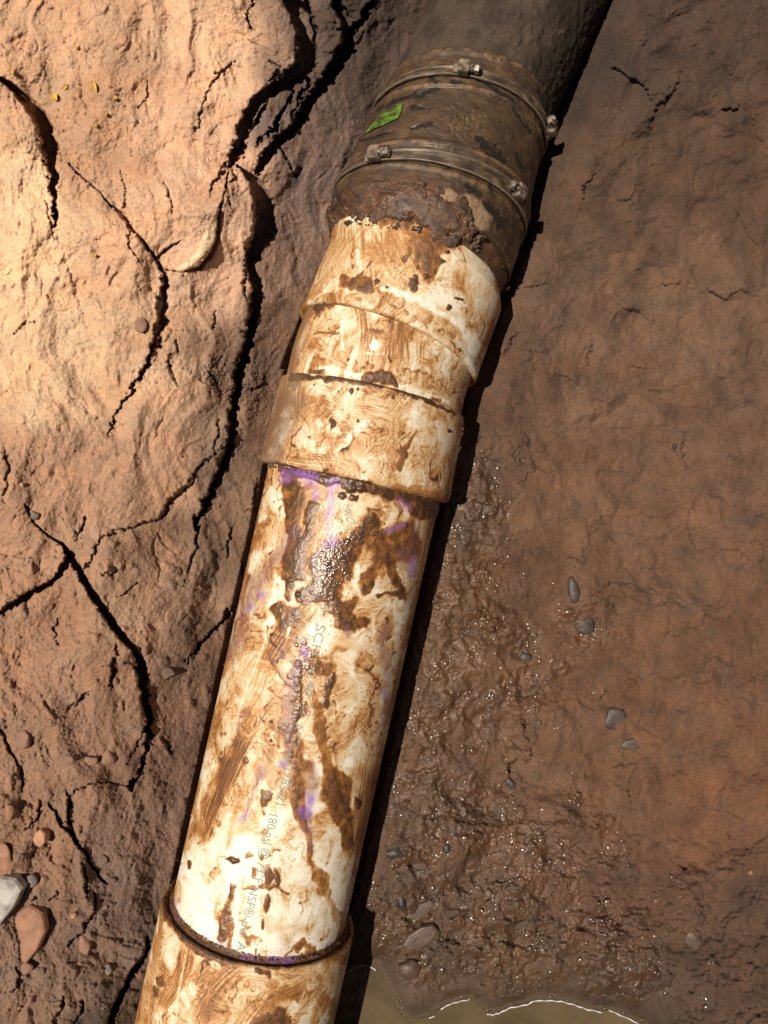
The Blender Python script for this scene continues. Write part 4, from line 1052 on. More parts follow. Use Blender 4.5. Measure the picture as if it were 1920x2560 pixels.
# ------------------------------------------------------------------ rubber coupling with its steel clamps
def ringdir(az, dive=.115):
    a = math.radians(az); d = np.array([math.sin(a), math.cos(a), -dive]); return d/np.linalg.norm(d)
def st(u, v, rpx, az, z):
    """a ring of the coupling: where its centre is seen, its half width in photo pixels, its turn and depth"""
    D_ = H - z
    r = rpx/F; Rr = D_*r/math.sqrt(1+r*r)
    return (unproject(u, v, z), ringdir(az), Rr)
rub_m = tinted_mat('mud_coated_rubber', 300.0, .16, 420.0, .0007, spec=.5, glint=True, drop_scale=300.0)
coup = bpy.data.objects.new('rubber_coupling', None); link(coup); coup.location = unproject(1110, 460, -.03); coup.empty_display_size = .05
tag(coup, 'black rubber pipe coupling under brown mud with two steel clamps', 'coupling')
mouth = st(1047, 626, 240, 19, -.011); band1 = st(1076, 525, 241, 9.5, -.020); band2 = st(1158, 300, 212, 10, -.036)
def lerp_st(a, b, t, dr=0.0):
    return (a[0]+(b[0]-a[0])*t, a[1]+(b[1]-a[1])*t, a[2]+(b[2]-a[2])*t+dr)
rl = [lerp_st(mouth, band1, .06, -.009), lerp_st(mouth, band1, .0, -.006), lerp_st(mouth, band1, -.005, -.002), lerp_st(mouth, band1, .03, 0), lerp_st(mouth, band1, .35, .0004), lerp_st(mouth, band1, .62, 0), lerp_st(mouth, band1, .66, .0012), lerp_st(mouth, band1, .72, .0014), lerp_st(mouth, band1, .78, -.001),
      lerp_st(mouth, band1, 1.0, -.0012), lerp_st(band1, band2, .08, -.001), lerp_st(band1, band2, .10, .001), lerp_st(band1, band2, .13, .0014), lerp_st(band1, band2, .17, -.0004),
      lerp_st(band1, band2, .45, -.0005), lerp_st(band1, band2, .70, -.0005), lerp_st(band1, band2, .715, .0012), lerp_st(band1, band2, .74, .0014), lerp_st(band1, band2, .765, -.001), lerp_st(band1, band2, .87, -.0012), lerp_st(band1, band2, .90, .0008), lerp_st(band1, band2, .93, .0006), lerp_st(band1, band2, .95, -.0014),
      lerp_st(band1, band2, 1.06, -.0014), lerp_st(band1, band2, 1.10, .0004), lerp_st(band1, band2, 1.135, .0002), lerp_st(band1, band2, 1.15, -.004), lerp_st(band1, band2, 1.155, -.012)]
C, D, R = stations(rl); k = skin(C, D, R)
x, y = k.S*1000, k.W*1000
full = np.ones(k.U.shape, bool)
MUDC = lit(88, 66, 46); MUDD = lit(64, 48, 36); RUB = np.array([.016, .017, .019], np.float32)
k.col[:] = MUDC
tn = fbm(x/22, y/30, 4, 501)
mix(k, full, MUDD, np.clip(sst(-.2, .6, tn)*.7, 0, 1)); mix(k, full, lit(112, 90, 66), np.clip(sst(.1, .7, -tn)*.7, 0, 1))
t2 = fbm(x/6, y/11, 4, 507, .62); mix(k, full, lit(58, 46, 36), np.clip(sst(.1, .6, t2)*.4, 0, 1)); mix(k, full, lit(112, 90, 66), np.clip(sst(.25, .7, -t2)*.35, 0, 1))
k.rough[:] = np.clip(.5 + .2*tn, .33, .8)
bk = fbm(x/7, y/9, 4, 511, .65); zone = np.zeros_like(bk)
for pts, w in [(C2((1040,690),(1130,760),(1210,840)), [70,120,70]), (C2((960,1010),(1030,1090),(1100,1170)), [70,90,80]), (C2((580,610),(730,580)), [30,50]), (C2((1100,1160),(1200,1270)), [100,120]),
               (C2((340,480),(480,420),(620,380),(760,330)), [40,50,70,50]), (C2((690,820),(860,880)), [50,40]), (C2((60,1100),(170,1090)), [120,90]), (C2((1310,800),(1340,900)), [50,60]), (C2((1120,1020),(1160,1080)), [60,60]),
               (C2((860,280),(940,300)), [60,50]), (C2((1000,240),(1300,430)), [40,40]), (C2((590,460),(700,480)), [60,40]), (C2((1240,940),(1300,1010)), [60,50]), (C2((1280,480),(1400,640)), [30,30]), (C2((220,700),(420,640)), [36,30]), (C2((720,260),(750,300)), [50,50])]:
    d, s, ww, tt, LL = polydist(k.U, k.V, pts, [q*.5*.3617 for q in w])
    zone = np.maximum(zone, np.exp(-(d/ww)**2))
bka = sst(.56, .72, zone*.95 + bk*.5)*k.face
mix(k, full, RUB, np.clip(bka*.95, 0, 1)); k.rough = k.rough*(1-bka) + .38*bka; k.h -= .0003*bka
# scabby dried mud in the middle
sc = np.abs(perlin(x/7+.7*perlin(x/4, y/4, 3), y/7, 521)); scz = np.exp(-(((k.U-1150)/70)**2+((k.V-310)/50)**2))
mix(k, full, DARK, np.clip(sst(.09, .02, sc)*scz*.8, 0, 1)); k.h += (.0009*sst(.02, .2, sc)*scz).astype(np.float32)
# rusty mud over the skirt by the mouth
rz = np.exp(-(((k.U-1010)/120)**2+((k.V-490)/52)**2)); rzn = np.clip(rz*1.3+.25*tn, 0, 1)*sst(.2, .5, rz)
mix(k, full, lit(104, 68, 46), np.clip(rzn, 0, 1))
for pts, w, c, al, h, stn in [(C2((400,1110),(520,1000),(700,1060),(780,1090)), [50,80,70,40], lit(92,58,38), .9, .0012, .2), (C2((640,1020),(760,1090),(800,1160)), [20,26,30], lit(150,98,56), .8, .0006, .3), (C2((830,1080),(900,1120),(1010,1180),(1060,1240)), [90,170,180,120], lit(176,146,112), .9, .0006, .1),
                      (C2((250,1180),(330,1060)), [50,40], lit(140,100,60), .5, 0, .7), (C2((500,1180),(640,1170),(780,1190)), [60,70,60], lit(86,56,38), .95, .0016, 0), (C2((360,1190),(430,1190)), [30,30], lit(96,66,44), .8, .0008, 0)]:
    line(k, pts, [q*.3617 for q in w], c, al, h=h, streak=stn, rag=.4)
spk = sst(.25, .5, fbm(x/2.2, y/2.2, 2, 533))*np.exp(-(((k.U-1160)/42)**2+((k.V-515)/34)**2))
mix(k, full, Mud(.92), np.clip(spk, 0, 1))
# thin pale crest lines along the raised beads
for t_, b_a, b_b in [(.69, mouth, band1), (.115, band1, band2), (.73, band1, band2), (.915, band1, band2), (1.115, band1, band2)]:
    cc = np.array(b_a[0]) + (np.array(b_b[0])-np.array(b_a[0]))*t_
    dd = np.abs(np.linalg.norm(k.C - cc, axis=1))
    w_ = np.exp(-(dd/.0016)**2)[:, None]*sst(-.3, .5, fbm(x/8, y/14, 3, 541))
    mix(k, full, lit(150, 118, 84), np.clip(w_*.75, 0, 1)); k.rough = k.rough*(1-w_*.6) + .3*w_*.6
k.h += ((.0005*fbm(x/11, y/12, 3, 551, .5) + .0004*np.maximum(fbm(x/3.2, y/3.6, 3, 553)-.25, 0))*(1-bka)).astype(np.float32)
k.col *= .88*np.array([1.06, .98, .88], np.float32)
sleeve = finish(k, 'sleeve', rub_m, coup)
SK = k

# mud caked over the mouth where the white hub goes in
rl = [(Bp(.098)+SH*.8, dB, .0884), (Bp(.106)+SH, dB, .0890), (np.array(mouth[0])*.6+Bp(.112)*.4, mouth[1], mouth[2]-.0012), (np.array(mouth[0]), mouth[1], mouth[2]+.0008), lerp_st(mouth, band1, .20, .0012), lerp_st(mouth, band1, .36, .0008)]
C, D, R = stations(rl); k = skin(C, D, R)
x, y = k.S*1000, k.W*1000; full = np.ones(k.U.shape, bool)
q = fbm(x/9, y/14, 5, 651, .6); q2 = fbm(x/20, y/26, 3, 657)
x0 = x/x.max()
cover = sst(.10, .55, 1.05 - np.abs(x0-.52)*1.75 + .55*q + .4*q2 - 1.3*sst(28, 70, y) - .5*sst(-75, -110, y))
k.col[:] = lit(98, 66, 44); mix(k, full, lit(70, 48, 34), np.clip(sst(.05, .6, q), 0, 1)); mix(k, full, lit(132, 90, 56), np.clip(sst(.15, .7, -q)*.8, 0, 1))
k.rough[:] = np.clip(.5+.2*q2, .32, .8)
k.h += (-.0042 + .0054*cover + .0010*q*cover).astype(np.float32)
k.col *= .88
finish(k, 'mud_collar', rub_m, coup)

# steel bands, each with two worm screws
band_m = tinted_mat('muddy_steel_band', 500.0, .2, 900.0, .0003, spec=.6)
steel, n_, l_, b_ = new_mat('dull_steel'); b_.inputs['Base Color'].default_value = (.36, .33, .29, 1); b_.inputs['Metallic'].default_value = .75; b_.inputs['Roughness'].default_value = .42
nz = n_.new('ShaderNodeTexNoise'); nz.inputs['Scale'].default_value = 4; nz.inputs['Detail'].default_value = 5
cr = n_.new('ShaderNodeValToRGB'); cr.color_ramp.elements[0].color = (*lit(104, 80, 60), 1); cr.color_ramp.elements[1].color = (.46, .42, .37, 1); cr.color_ramp.elements[0].position = .42; cr.color_ramp.elements[1].position = .6
l_.new(nz.outputs['Fac'], cr.inputs['Fac']); l_.new(cr.outputs['Color'], b_.inputs['Base Color'])
caked, n_, l_, b_ = new_mat('mud_caked_housing'); b_.inputs['Roughness'].default_value = .6
nz = n_.new('ShaderNodeTexNoise'); nz.inputs['Scale'].default_value = 3; nz.inputs['Detail'].default_value = 6
cr = n_.new('ShaderNodeValToRGB'); cr.color_ramp.elements[0].color = (*lit(84, 64, 48), 1); cr.color_ramp.elements[1].color = (*lit(150, 126, 100), 1); cr.color_ramp.elements[0].position = .4; cr.color_ramp.elements[1].position = .62
l_.new(nz.outputs['Fac'], cr.inputs['Fac']); l_.new(cr.outputs['Color'], b_.inputs['Base Color'])
def band(stn, t0, t1, ringA, ringB):
    rl = [lerp_st(ringA, ringB, t0, .0002), lerp_st(ringA, ringB, t0, .0030), lerp_st(ringA, ringB, t0+(t1-t0)*.07, .0034), lerp_st(ringA, ringB, t0+(t1-t0)*.14, .0026), lerp_st(ringA, ringB, t0+(t1-t0)*.86, .0026), lerp_st(ringA, ringB, t0+(t1-t0)*.93, .0034), lerp_st(ringA, ringB, t1, .0030), lerp_st(ringA, ringB, t1, .0002)]
    C, D, R = stations(rl, .001); k = skin(C, D, R, cell=.0014)
    x, y = k.S*1000, k.W*1000
    k.col[:] = lit(96, 76, 56); full = np.ones(k.U.shape, bool)
    q = fbm(x/5, y/16, 4, 601)
    mix(k, full, lit(62, 46, 34), np.clip(sst(0, .5, q), 0, 1)); mix(k, full, lit(140, 116, 90), np.clip(sst(.15, .6, -q)*.8, 0, 1))
    rim = np.exp(-((k.S-k.s[int(len(k.s)*.16)])/.0009)**2) + np.exp(-((k.S-k.s[int(len(k.s)*.84)])/.0009)**2)
    mix(k, full, lit(168, 142, 112), np.clip(rim*(.75+.6*fbm(x/4, y/10, 3, 607)), 0, .9))  # pale edge highlight painted along both rims of the band
    k.rough[:] = np.clip(.40 + .25*q - .12*rim, .2, .8)
    k.h += (.00025*q).astype(np.float32)
    k.col *= .85
    return k
def box_bm(verts, faces, M, sx, sy, sz, bev=.22):
    """bevelled block appended in frame M"""
    o = len(verts)
    pts = []
    for z in (-1, 1):
        for (a, b) in [(-1,-1+bev),(-1+bev,-1),(1-bev,-1),(1,-1+bev),(1,1-bev),(1-bev,1),(-1+bev,1),(-1,1-bev)]:
            pts.append((a*sx, b*sy, z*sz*(1-bev)))
    for (a, b) in [(-1,-1+bev),(-1+bev,-1),(1-bev,-1),(1,-1+bev),(1,1-bev),(1-bev,1),(-1+bev,1),(-1,1-bev)]:
        pts.append((a*sx*(1-bev*.7), b*sy*(1-bev*.7), sz))
    verts += [tuple(M @ Vector(p)) for p in pts]
    f = [(0+o,1+o,2+o,3+o,4+o,5+o,6+o,7+o)[::-1], tuple(16+i+o for i in range(8))]
    for i in range(8):
        j = (i+1) % 8
        f.append((i+o, j+o, 8+j+o, 8+i+o)); f.append((8+i+o, 8+j+o, 16+j+o, 16+i+o))
    faces += f
def cyl_bm(verts, faces, M, prof, n=18, hexa=False):
    """lathe about local x; prof = list of (x, r)"""
    o = len(verts)
    for (x_, r) in prof:
        for i in range(n):
            a = 2*math.pi*i/n
            rr = r*(math.cos(math.pi/6)/math.cos(((a+math.pi/6) % (math.pi/3))-math.pi/6)) if hexa else r
            verts.append(tuple(M @ Vector((x_, rr*math.cos(a), rr*math.sin(a)))))
    for q in range(len(prof)-1):
        for i in range(n):
            j = (i+1) % n
            faces.append((o+q*n+i, o+q*n+j, o+(q+1)*n+j, o+(q+1)*n+i))
    faces.append(tuple(o+i for i in range(n))[::-1]); faces.append(tuple(o+(len(prof)-1)*n+i for i in range(n)))
def mesh_obj(name, vs, fs, mat, parent, smooth=False):
    me = bpy.data.meshes.new(name); me.from_pydata(vs, [], fs); me.update(); me.materials.append(mat)
    if smooth: me.polygons.foreach_set('use_smooth', np.full(len(me.polygons), True))
    return link(bpy.data.objects.new(name, me), parent)
for (ra, rb, t0, t1, spots, lb) in [(mouth, band1, .80, 1.06, [((952,372), 1, .8), ((1290,520), -1, .8)], 'lower steel clamp with bare screw head on the left'),
                              (band1, band2, .82, .91, [((1172,172), 1, .72), ((1338,345), -1, .8)], 'upper steel clamp with pale muddy screw box on top')]:
    k = band(None, t0, t1, ra, rb)
    bd = finish(k, 'clamp_band', band_m, coup); bd['label'] = lb
    for (uv, sgn, sc) in spots:
        # nearest point of the band's mid line to where the screw is seen
        mid = len(k.C)//2
        uu, vv = k.U[mid], k.V[mid]
        j = int(np.argmin((uu-uv[0])**2 + (vv-uv[1])**2 + (~k.face[mid])*1e6))
        if sgn < 0: j = max(j - int(math.radians(15)/(k.th[1]-k.th[0])), 0)
        p = k.P[mid, j]; nrm = Vector(k.N[mid, j]); ax = Vector(k.D[mid]); tg = ax.cross(nrm).normalized()*1
        if (k.th[j] < math.pi) and sgn < 0: tg = -tg
        tx = Vector(k.N[mid, j]).cross(Vector(k.D[mid])).normalized()
        # +theta runs to the right; sgn chooses which way the screw head points
        dirp = (Vector(k.P[mid, (j+2) % len(k.th)]) - Vector(p)).normalized()*sgn
        ay = nrm.cross(dirp).normalized(); nrm = dirp.cross(ay).normalized()
        M = Matrix((dirp, ay, nrm)).transposed().to_4x4(); M.translation = Vector(p) + nrm*.0035
        vs, fs = [], []
        box_bm(vs, fs, M @ Matrix.Translation((-.007*sc, 0, .001)), .0075*sc, .0078*sc, .0058*sc)
        box_bm(vs, fs, M @ Matrix.Translation((-.0165*sc, 0, -.0030)), .0040*sc, .0062*sc, .0022)
        hs = mesh_obj('screw_housing', vs, fs, caked, bd)
        vs, fs = [], []
        M2 = M @ Matrix.Translation((0, 0, .0018)) @ Matrix.Scale(sc, 4)
        cyl_bm(vs, fs, M2, [(-.016*sc, .0040), (-.001, .0040), (.0012, .0034), (.0018, .0046), (.0030, .0056), (.0042, .0046), (.0052, .0056), (.0062, .0046)], 20)
        cyl_bm(vs, fs, M2, [(.0060, .0062), (.0110, .0062), (.0122, .0052)], 24, hexa=True)
        sw = mesh_obj('screw', vs, fs, steel, bd)
        vs, fs = [], []
# loose tails of the bands hanging on the right flank
def strip_on(k, j0, j1, rows, lift, wid, name, mat, parent):
    rr = np.linspace(rows[0], rows[1], 24).astype(int); jj = np.linspace(j0, j1, 24).astype(int)
    Pp = []
    for a, b in zip(rr, jj):
        p = k.P[a, b]; n = k.N[a, b]; d = k.D[a]
        Pp.append([p + n*lift - d*wid, p + n*(lift+.001), p + n*lift + d*wid])
    me = grid_mesh(name, np.array(Pp)); me.materials.append(mat)
    return link(bpy.data.objects.new(name, me), parent)

# green paper label stuck on the coupling
stick, n_, l_, b_ = new_mat('green_label'); b_.inputs['Roughness'].default_value = .45
nz = n_.new('ShaderNodeTexNoise'); nz.inputs['Scale'].default_value = 3.6; nz.inputs['Detail'].default_value = 8; nz.inputs['Roughness'].default_value = .7
cr = n_.new('ShaderNodeValToRGB'); e = cr.color_ramp.elements; e[0].color = (*lit(78, 66, 42), 1); e[0].position = .44; e[1].color = (.085, .215, .018, 1); e[1].position = .56
l_.new(nz.outputs['Fac'], cr.inputs['Fac']); l_.new(cr.outputs['Color'], b_.inputs['Base Color'])
k = SK
def on_skin(k, u, v):
    d = (k.U-u)**2 + (k.V-v)**2 + (~k.face)*1e6
    i = np.unravel_index(int(np.argmin(d)), d.shape)
    return k.P[i] + k.N[i]*k.h[i], k.N[i]
quad = C2((268,648),(375,512),(528,436),(492,548))
Pp = []
for a in np.linspace(0, 1, 14):
    row = []
    for b in np.linspace(0, 1, 12):
        l0 = np.array(quad[1])*(1-b)+np.array(quad[2])*b; l1 = np.array(quad[0])*(1-b)+np.array(quad[3])*b
        q = l0*(1-a)+l1*a
        p, n = on_skin(k, *q)
        row.append(p + n*.0018)
    Pp.append(row)
Pp = np.array(Pp)
Pp[1:-1, 1:-1] = (Pp[:-2, 1:-1]+Pp[2:, 1:-1]+Pp[1:-1, :-2]+Pp[1:-1, 2:]+2*Pp[1:-1, 1:-1])/6
me = grid_mesh('label_sticker', Pp); me.materials.append(stick)
lab = link(bpy.data.objects.new('label_sticker', me), sleeve); lab['label'] = 'bright green label half under mud'
vs, fs = [], []
cpos, cn = on_skin(k, *C2((432,498))[0])
tdir = Vector(on_skin(k, *C2((490,470))[0])[0]) - Vector(cpos); tdir.normalize(); nn = Vector(cn); bb = nn.cross(tdir).normalized()
ring = []
for i in range(20):
    a = 2*math.pi*i/20
    ring.append(tuple(Vector(cpos) + nn*.0015 + tdir*.0105*math.cos(a) + bb*.0032*math.sin(a)))
blackm, n_, l_, b_ = new_mat('black_print'); b_.inputs['Base Color'].default_value = (.012, .016, .010, 1)
mk = mesh_obj('oval_mark', ring, [tuple(range(20))], blackm, sleeve)

# ------------------------------------------------------------------ clay pipe beyond the coupling
clay_m = tinted_mat('dusty_clay_pipe', 520.0, .24, 620.0, .0007, spec=.3)
dcl = np.array([math.sin(math.radians(25.5)), math.cos(math.radians(25.5)), -.06]); dcl /= np.linalg.norm(dcl)
c0 = unproject(1152, 312, -.036)
C, D, R = stations([(c0 - dcl*.02, dcl, .0815), (c0 + dcl*.12, dcl, .0815), (c0 + dcl*.45, dcl, .0815)], .001)
k = skin(C, D, R, cell=.001)
x, y = k.S*1000, k.W*1000; full = np.ones(k.U.shape, bool)
k.col[:] = lit(98, 78, 60)
clay_tone = .62
q = fbm(x/30, y/24, 5, 701, .6)
mix(k, full, lit(80, 62, 48), np.clip(sst(-.1, .6, q), 0, 1)); mix(k, full, lit(110, 86, 66), np.clip(sst(.1, .7, -q)*.7, 0, 1))
mix(k, full, lit(66, 52, 38), np.clip(sst(.025, .075, k.W)*.75, 0, 1))  # darker round to the right, the unlit side painted in
for p, rx, ry, c in [((1405,82), 8, 6, lit(124,100,80)), ((1050,150), 4, 8, DARK), ((1270,90), 10, 6, lit(110,86,66)), ((1330,20), 12, 9, lit(100,78,60)), ((1180,60), 8, 6, lit(104,80,62))]:
    blob(k, p, rx, ry, c, .8, h=.0012)
k.rough[:] = .85
k.h += (.0010*fbm(x/9, y/9, 4, 711)).astype(np.float32) + (.0016*np.maximum(fbm(x/5, y/5, 2, 715)-.35, 0)).astype(np.float32)
k.col *= clay_tone
mix(k, full, lit(34, 25, 19), np.clip(sst(.03, .075, k.W + .012*q)*.6, 0, 1))  # shade of the right flank deepened in the colour
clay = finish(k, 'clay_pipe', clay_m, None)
tag(clay, 'dull brown clay pipe under dry dirt, at the top beyond the clamps', 'pipe')

# ------------------------------------------------------------------ stones, clods and leaf bits lying on the earth
import bmesh
def stone_mat(name, a, b, rough=.8, scale=120):
    m, n, l, bs = new_mat(name); bs.inputs['Roughness'].default_value = rough
    tc = n.new('ShaderNodeTexCoord'); nz = n.new('ShaderNodeTexNoise'); nz.inputs['Scale'].default_value = scale; nz.inputs['Detail'].default_value = 6
    l.new(tc.outputs['Object'], nz.inputs['Vector'])
    cr = n.new('ShaderNodeValToRGB'); cr.color_ramp.elements[0].color = (*a, 1); cr.color_ramp.elements[1].color = (*b, 1)
    cr.color_ramp.elements[0].position = .38; cr.color_ramp.elements[1].position = .64
    l.new(nz.outputs['Fac'], cr.inputs['Fac']); l.new(cr.outputs['Color'], bs.inputs['Base Color'])
    bp = n.new('ShaderNodeBump'); bp.inputs['Distance'].default_value = .0009; bp.inputs['Strength'].default_value = .8
    n2 = n.new('ShaderNodeTexNoise'); n2.inputs['Scale'].default_value = 500; n2.inputs['Detail'].default_value = 5
    l.new(tc.outputs['Object'], n2.inputs['Vector']); l.new(n2.outputs['Fac'], bp.inputs['Height']); l.new(bp.outputs['Normal'], bs.inputs['Normal'])
    return m
SM = {'pale': stone_mat('pale_grey_rock', lit(140, 126, 112), lit(196, 182, 164), .75, 90), 'grey': stone_mat('grey_stone', lit(104, 94, 84), lit(150, 126, 104)), 'orange': stone_mat('orange_stone', lit(178, 124, 86), lit(208, 152, 106)),
      'brown': stone_mat('brown_stone', lit(146, 100, 74), lit(176, 124, 90)), 'dusty': stone_mat('dust_covered_stone', lit(140, 100, 76), lit(162, 118, 90)), 'damp': stone_mat('damp_stone', lit(104, 78, 62), lit(126, 96, 78)),
      'wetgrey': stone_mat('wet_grey_stone', lit(62, 49, 40), lit(84, 69, 57), .5), 'black': stone_mat('black_tar', lit(34, 32, 31), lit(70, 60, 52), .5, 200), 'mud': stone_mat('wet_clod', lit(78, 57, 43), lit(98, 73, 56), .5)}
def stone(u, v, wpx, hpx, ang, mat, label, cat='stone', name='stone', flat=.55, sink=.35, outline=None, seed=0, facets=0):
    """a stone bedded in the earth; outline = corner list (unit square) for the slabs whose shape shows"""
    z0 = zt(u, v); sc = (H-z0)/F
    rx, ry = wpx*.5*sc, hpx*.5*sc; rz = min(rx, ry)*flat
    r = random.Random(seed+int(u*3+v))
    bm = bmesh.new()
    if outline:
        n = len(outline); rows = []
        for (k_, zz) in [(1.02, -1.0), (1.0, .35), (.94, .75), (.80, .95), (.45, 1.0)]:
            rows.append([bm.verts.new((p[0]*k_*rx, p[1]*k_*ry, zz*rz + r.uniform(-.06, .06)*rz)) for p in outline])
        for a, b in zip(rows, rows[1:]):
            for i in range(n): bm.faces.new((a[i], a[(i+1) % n], b[(i+1) % n], b[i]))
        bm.faces.new(rows[-1])
        bmesh.ops.subdivide_edges(bm, edges=[e for e in bm.edges], cuts=1, use_grid_fill=True)
    else:
        bmesh.ops.create_icosphere(bm, subdivisions=3, radius=1.0)
        cuts = [(Vector((r.gauss(0, 1), r.gauss(0, 1), r.gauss(0, .7))).normalized(), r.uniform(.62, .88)) for _ in range(facets or 7)]
        for vt in bm.verts:
            for (nn, dd) in cuts:
                q = vt.co.dot(nn)
                if q > dd: vt.co -= nn*(q-dd)*.9
            q3 = Vector((u*.37, v*.23, 1.7)); vt.co *= 1 + .13*mnoise.noise(vt.co*1.9+q3) + .06*mnoise.noise(vt.co*5.0+q3)
            vt.co = Vector((vt.co.x*rx, vt.co.y*ry, vt.co.z*rz))
    me = bpy.data.meshes.new(name); bm.normal_update(); bm.to_mesh(me); bm.free()
    me.polygons.foreach_set('use_smooth', np.full(len(me.polygons), not outline))
    me.materials.append(SM[mat])
    o = link(bpy.data.objects.new(name, me))
    p = unproject(u, v, z0); o.location = (p[0], p[1], z0 + rz*(1-2*sink)*.5)
    o.rotation_euler = (0, 0, ang)
    tag(o, label, cat, 'stones in the left bank' if u < 900 else ('clods of mud by the puddle' if mat in ('black', 'mud') else 'stones in the right bank'))
    return o
stone(62, 2331, 112, 146, 0, 'brown', 'large flat brown stone slab bedded in the lower left bank', flat=.22, sink=.38, outline=[(-1,-.62),(.12,-1),(.62,-.55),(1,.1),(.86,.72),(.30,.98),(-.18,.80),(-1,-.2)])
stone(4, 2262, 76, 160, -.38, 'pale', 'pale grey rock cut by the left edge of the picture', cat='rock', name='rock', flat=.4, sink=.34, outline=[(-1,-.7),(-.2,-1),(.45,-.55),(.9,.2),(.98,.8),(.3,1),(-.6,.9),(-1,.3)])
stone(76, 2200, 42, 36, .3, 'grey', 'small stone with a dark grey top above the large brown slab', flat=.7, sink=.25, facets=9)
stone(105, 2090, 36, 46, .1, 'orange', 'angular orange stone standing proud of the lower left bank', flat=.8, sink=.2, outline=[(-.8,-.55),(-.1,-1),(.8,-.5),(1,.45),(.35,1),(-.55,.65),(-1,.1)])
stone(26, 2028, 30, 44, .2, 'brown', 'upright brown pebble left of the angular orange stone', cat='pebble', name='pebble', flat=.8, sink=.25)
stone(12, 2150, 46, 90, .05, 'brown', 'brown lump of stone at the left edge above the pale rock', flat=.4, sink=.35)
stone(60, 1852, 38, 58, -.3, 'dusty', 'dusty egg shaped stone near the left edge below the cracked lump', flat=.8, sink=.3)
stone(221, 1901, 52, 28, .1, 'dusty', 'long dusty stone lying left of the blocky one under the ledge', flat=.7, sink=.3)
stone(270, 1889, 48, 44, .4, 'dusty', 'blocky dusty stone under the ledge of the broken lump', flat=.75, sink=.25, facets=10)
stone(178, 1897, 26, 18, 0, 'dusty', 'smallest of the three dusty stones in a row under the ledge', cat='pebble', name='pebble', flat=.8)
stone(128, 1808, 28, 24, 0, 'dusty', 'round dusty pebble in the flaky earth above the three in a row', cat='pebble', name='pebble', flat=.7)
stone(413, 1682, 48, 32, -.15, 'damp', 'smooth oval stone pressed in the damp earth beside the pipe', flat=.5, sink=.42, facets=3)
stone(251, 2148, 38, 36, .3, 'damp', 'round stone pressed flat in the damp bank right of the long crack', flat=.35, sink=.45, facets=3)
stone(282, 2200, 22, 18, 0, 'damp', 'pale little pebble at the foot of the long crack', cat='pebble', name='pebble', flat=.6)
stone(184, 2288, 20, 18, .2, 'orange', 'small orange pebble right of the large brown slab', cat='pebble', name='pebble', flat=.8)
stone(208, 2362, 40, 54, .3, 'dusty', 'oval dusty stone bedded in the bank below the bent crack', flat=.5, sink=.35)
stone(267, 2424, 26, 28, 0, 'grey', 'grey round pebble pressed in the bank near the bottom', cat='pebble', name='pebble', flat=.4, sink=.4, facets=3)
stone(185, 2436, 18, 34, -.1, 'damp', 'narrow upright stone between cracks near the bottom left', flat=.7, sink=.3)
stone(44, 2518, 22, 14, .3, 'dusty', 'little dusty pebble near the bottom left corner', cat='pebble', name='pebble', flat=.8)
stone(62, 2420, 44, 30, .3, 'dusty', 'dusty lump just below the large brown slab', flat=.5, sink=.35)
stone(89, 1287, 24, 26, .4, 'grey', 'grey pebble in the crack above the rounded lump on the left', cat='pebble', name='pebble', flat=.9, sink=.2)
stone(139, 1393, 9, 10, .4, 'grey', 'tiny blue grey pebble on the rounded lump on the left', cat='pebble', name='pebble', flat=.8)
stone(362, 1624, 20, 28, .2, 'dusty', 'pebble stuck at the broken lump edge beside the dark gap', cat='pebble', name='pebble', flat=.8, sink=.25)
stone(351, 810, 34, 46, .2, 'dusty', 'pale grey stone half hidden beside the ragged middle crack', flat=.4, sink=.4, facets=4)
stone(308, 1590, 20, 14, .2, 'grey', 'grey pebble above the dark gap of the broken lump', cat='pebble', name='pebble', flat=.5, sink=.4)
stone(8, 1655, 30, 32, .2, 'dusty', 'dusty stone cut by the left edge level with the broken lump', flat=.6, sink=.3)
stone(1686, 1117, 13, 14, .5, 'wetgrey', 'small dark grey pebble in the right bank beside a short crack', cat='pebble', name='pebble', flat=.9, sink=.2)
stone(1434, 1474, 30, 70, .12, 'wetgrey', 'upright wet grey stone set in the mud right of the pipe', flat=.5, sink=.43, facets=9)
stone(1458, 1560, 62, 50, -.5, 'wetgrey', 'wide wet grey stone below the upright one', flat=.42, sink=.46, facets=8)
stone(1314, 1642, 30, 28, .2, 'wetgrey', 'round wet grey stone in the glittering mud', flat=.5, sink=.4)
stone(1536, 1797, 60, 54, .6, 'wetgrey', 'flat grey stone pressed in the right bank, upper of two', flat=.2, sink=.47, facets=4)
stone(1580, 1864, 56, 34, .2, 'wetgrey', 'flat grey stone pressed in the right bank, lower of two', flat=.2, sink=.47, facets=4)
stone(1276, 1958, 26, 40, .5, 'wetgrey', 'slanted blue grey stone sliver above the dark recess', flat=.6, sink=.35, facets=10)
stone(1348, 1808, 16, 18, 0, 'wetgrey', 'small dark stone in the mud below the round wet one', cat='pebble', name='pebble', flat=.7)
stone(984, 2132, 60, 30, .15, 'black', 'large black tarry clod in the mud beside the pipe shadow', cat='clod', name='clod', flat=.6, sink=.35, facets=12)
stone(1116, 2122, 24, 26, 0, 'black', 'small black clod right of the larger tarry one', cat='clod', name='clod', flat=.6, sink=.35)
stone(1004, 2256, 34, 48, .3, 'black', 'black clod in the mud lower down beside the pipe shadow', cat='clod', name='clod', flat=.6, sink=.38, facets=12)
stone(1050, 2276, 84, 34, .55, 'mud', 'smooth flat slab of mud above the puddle', cat='slab', name='mud_slab', flat=.45, sink=.3, outline=[(-1,-.5),(-.4,-1),(.5,-.7),(1,-.1),(.9,.7),(.2,1),(-.6,.8),(-1,.2)])
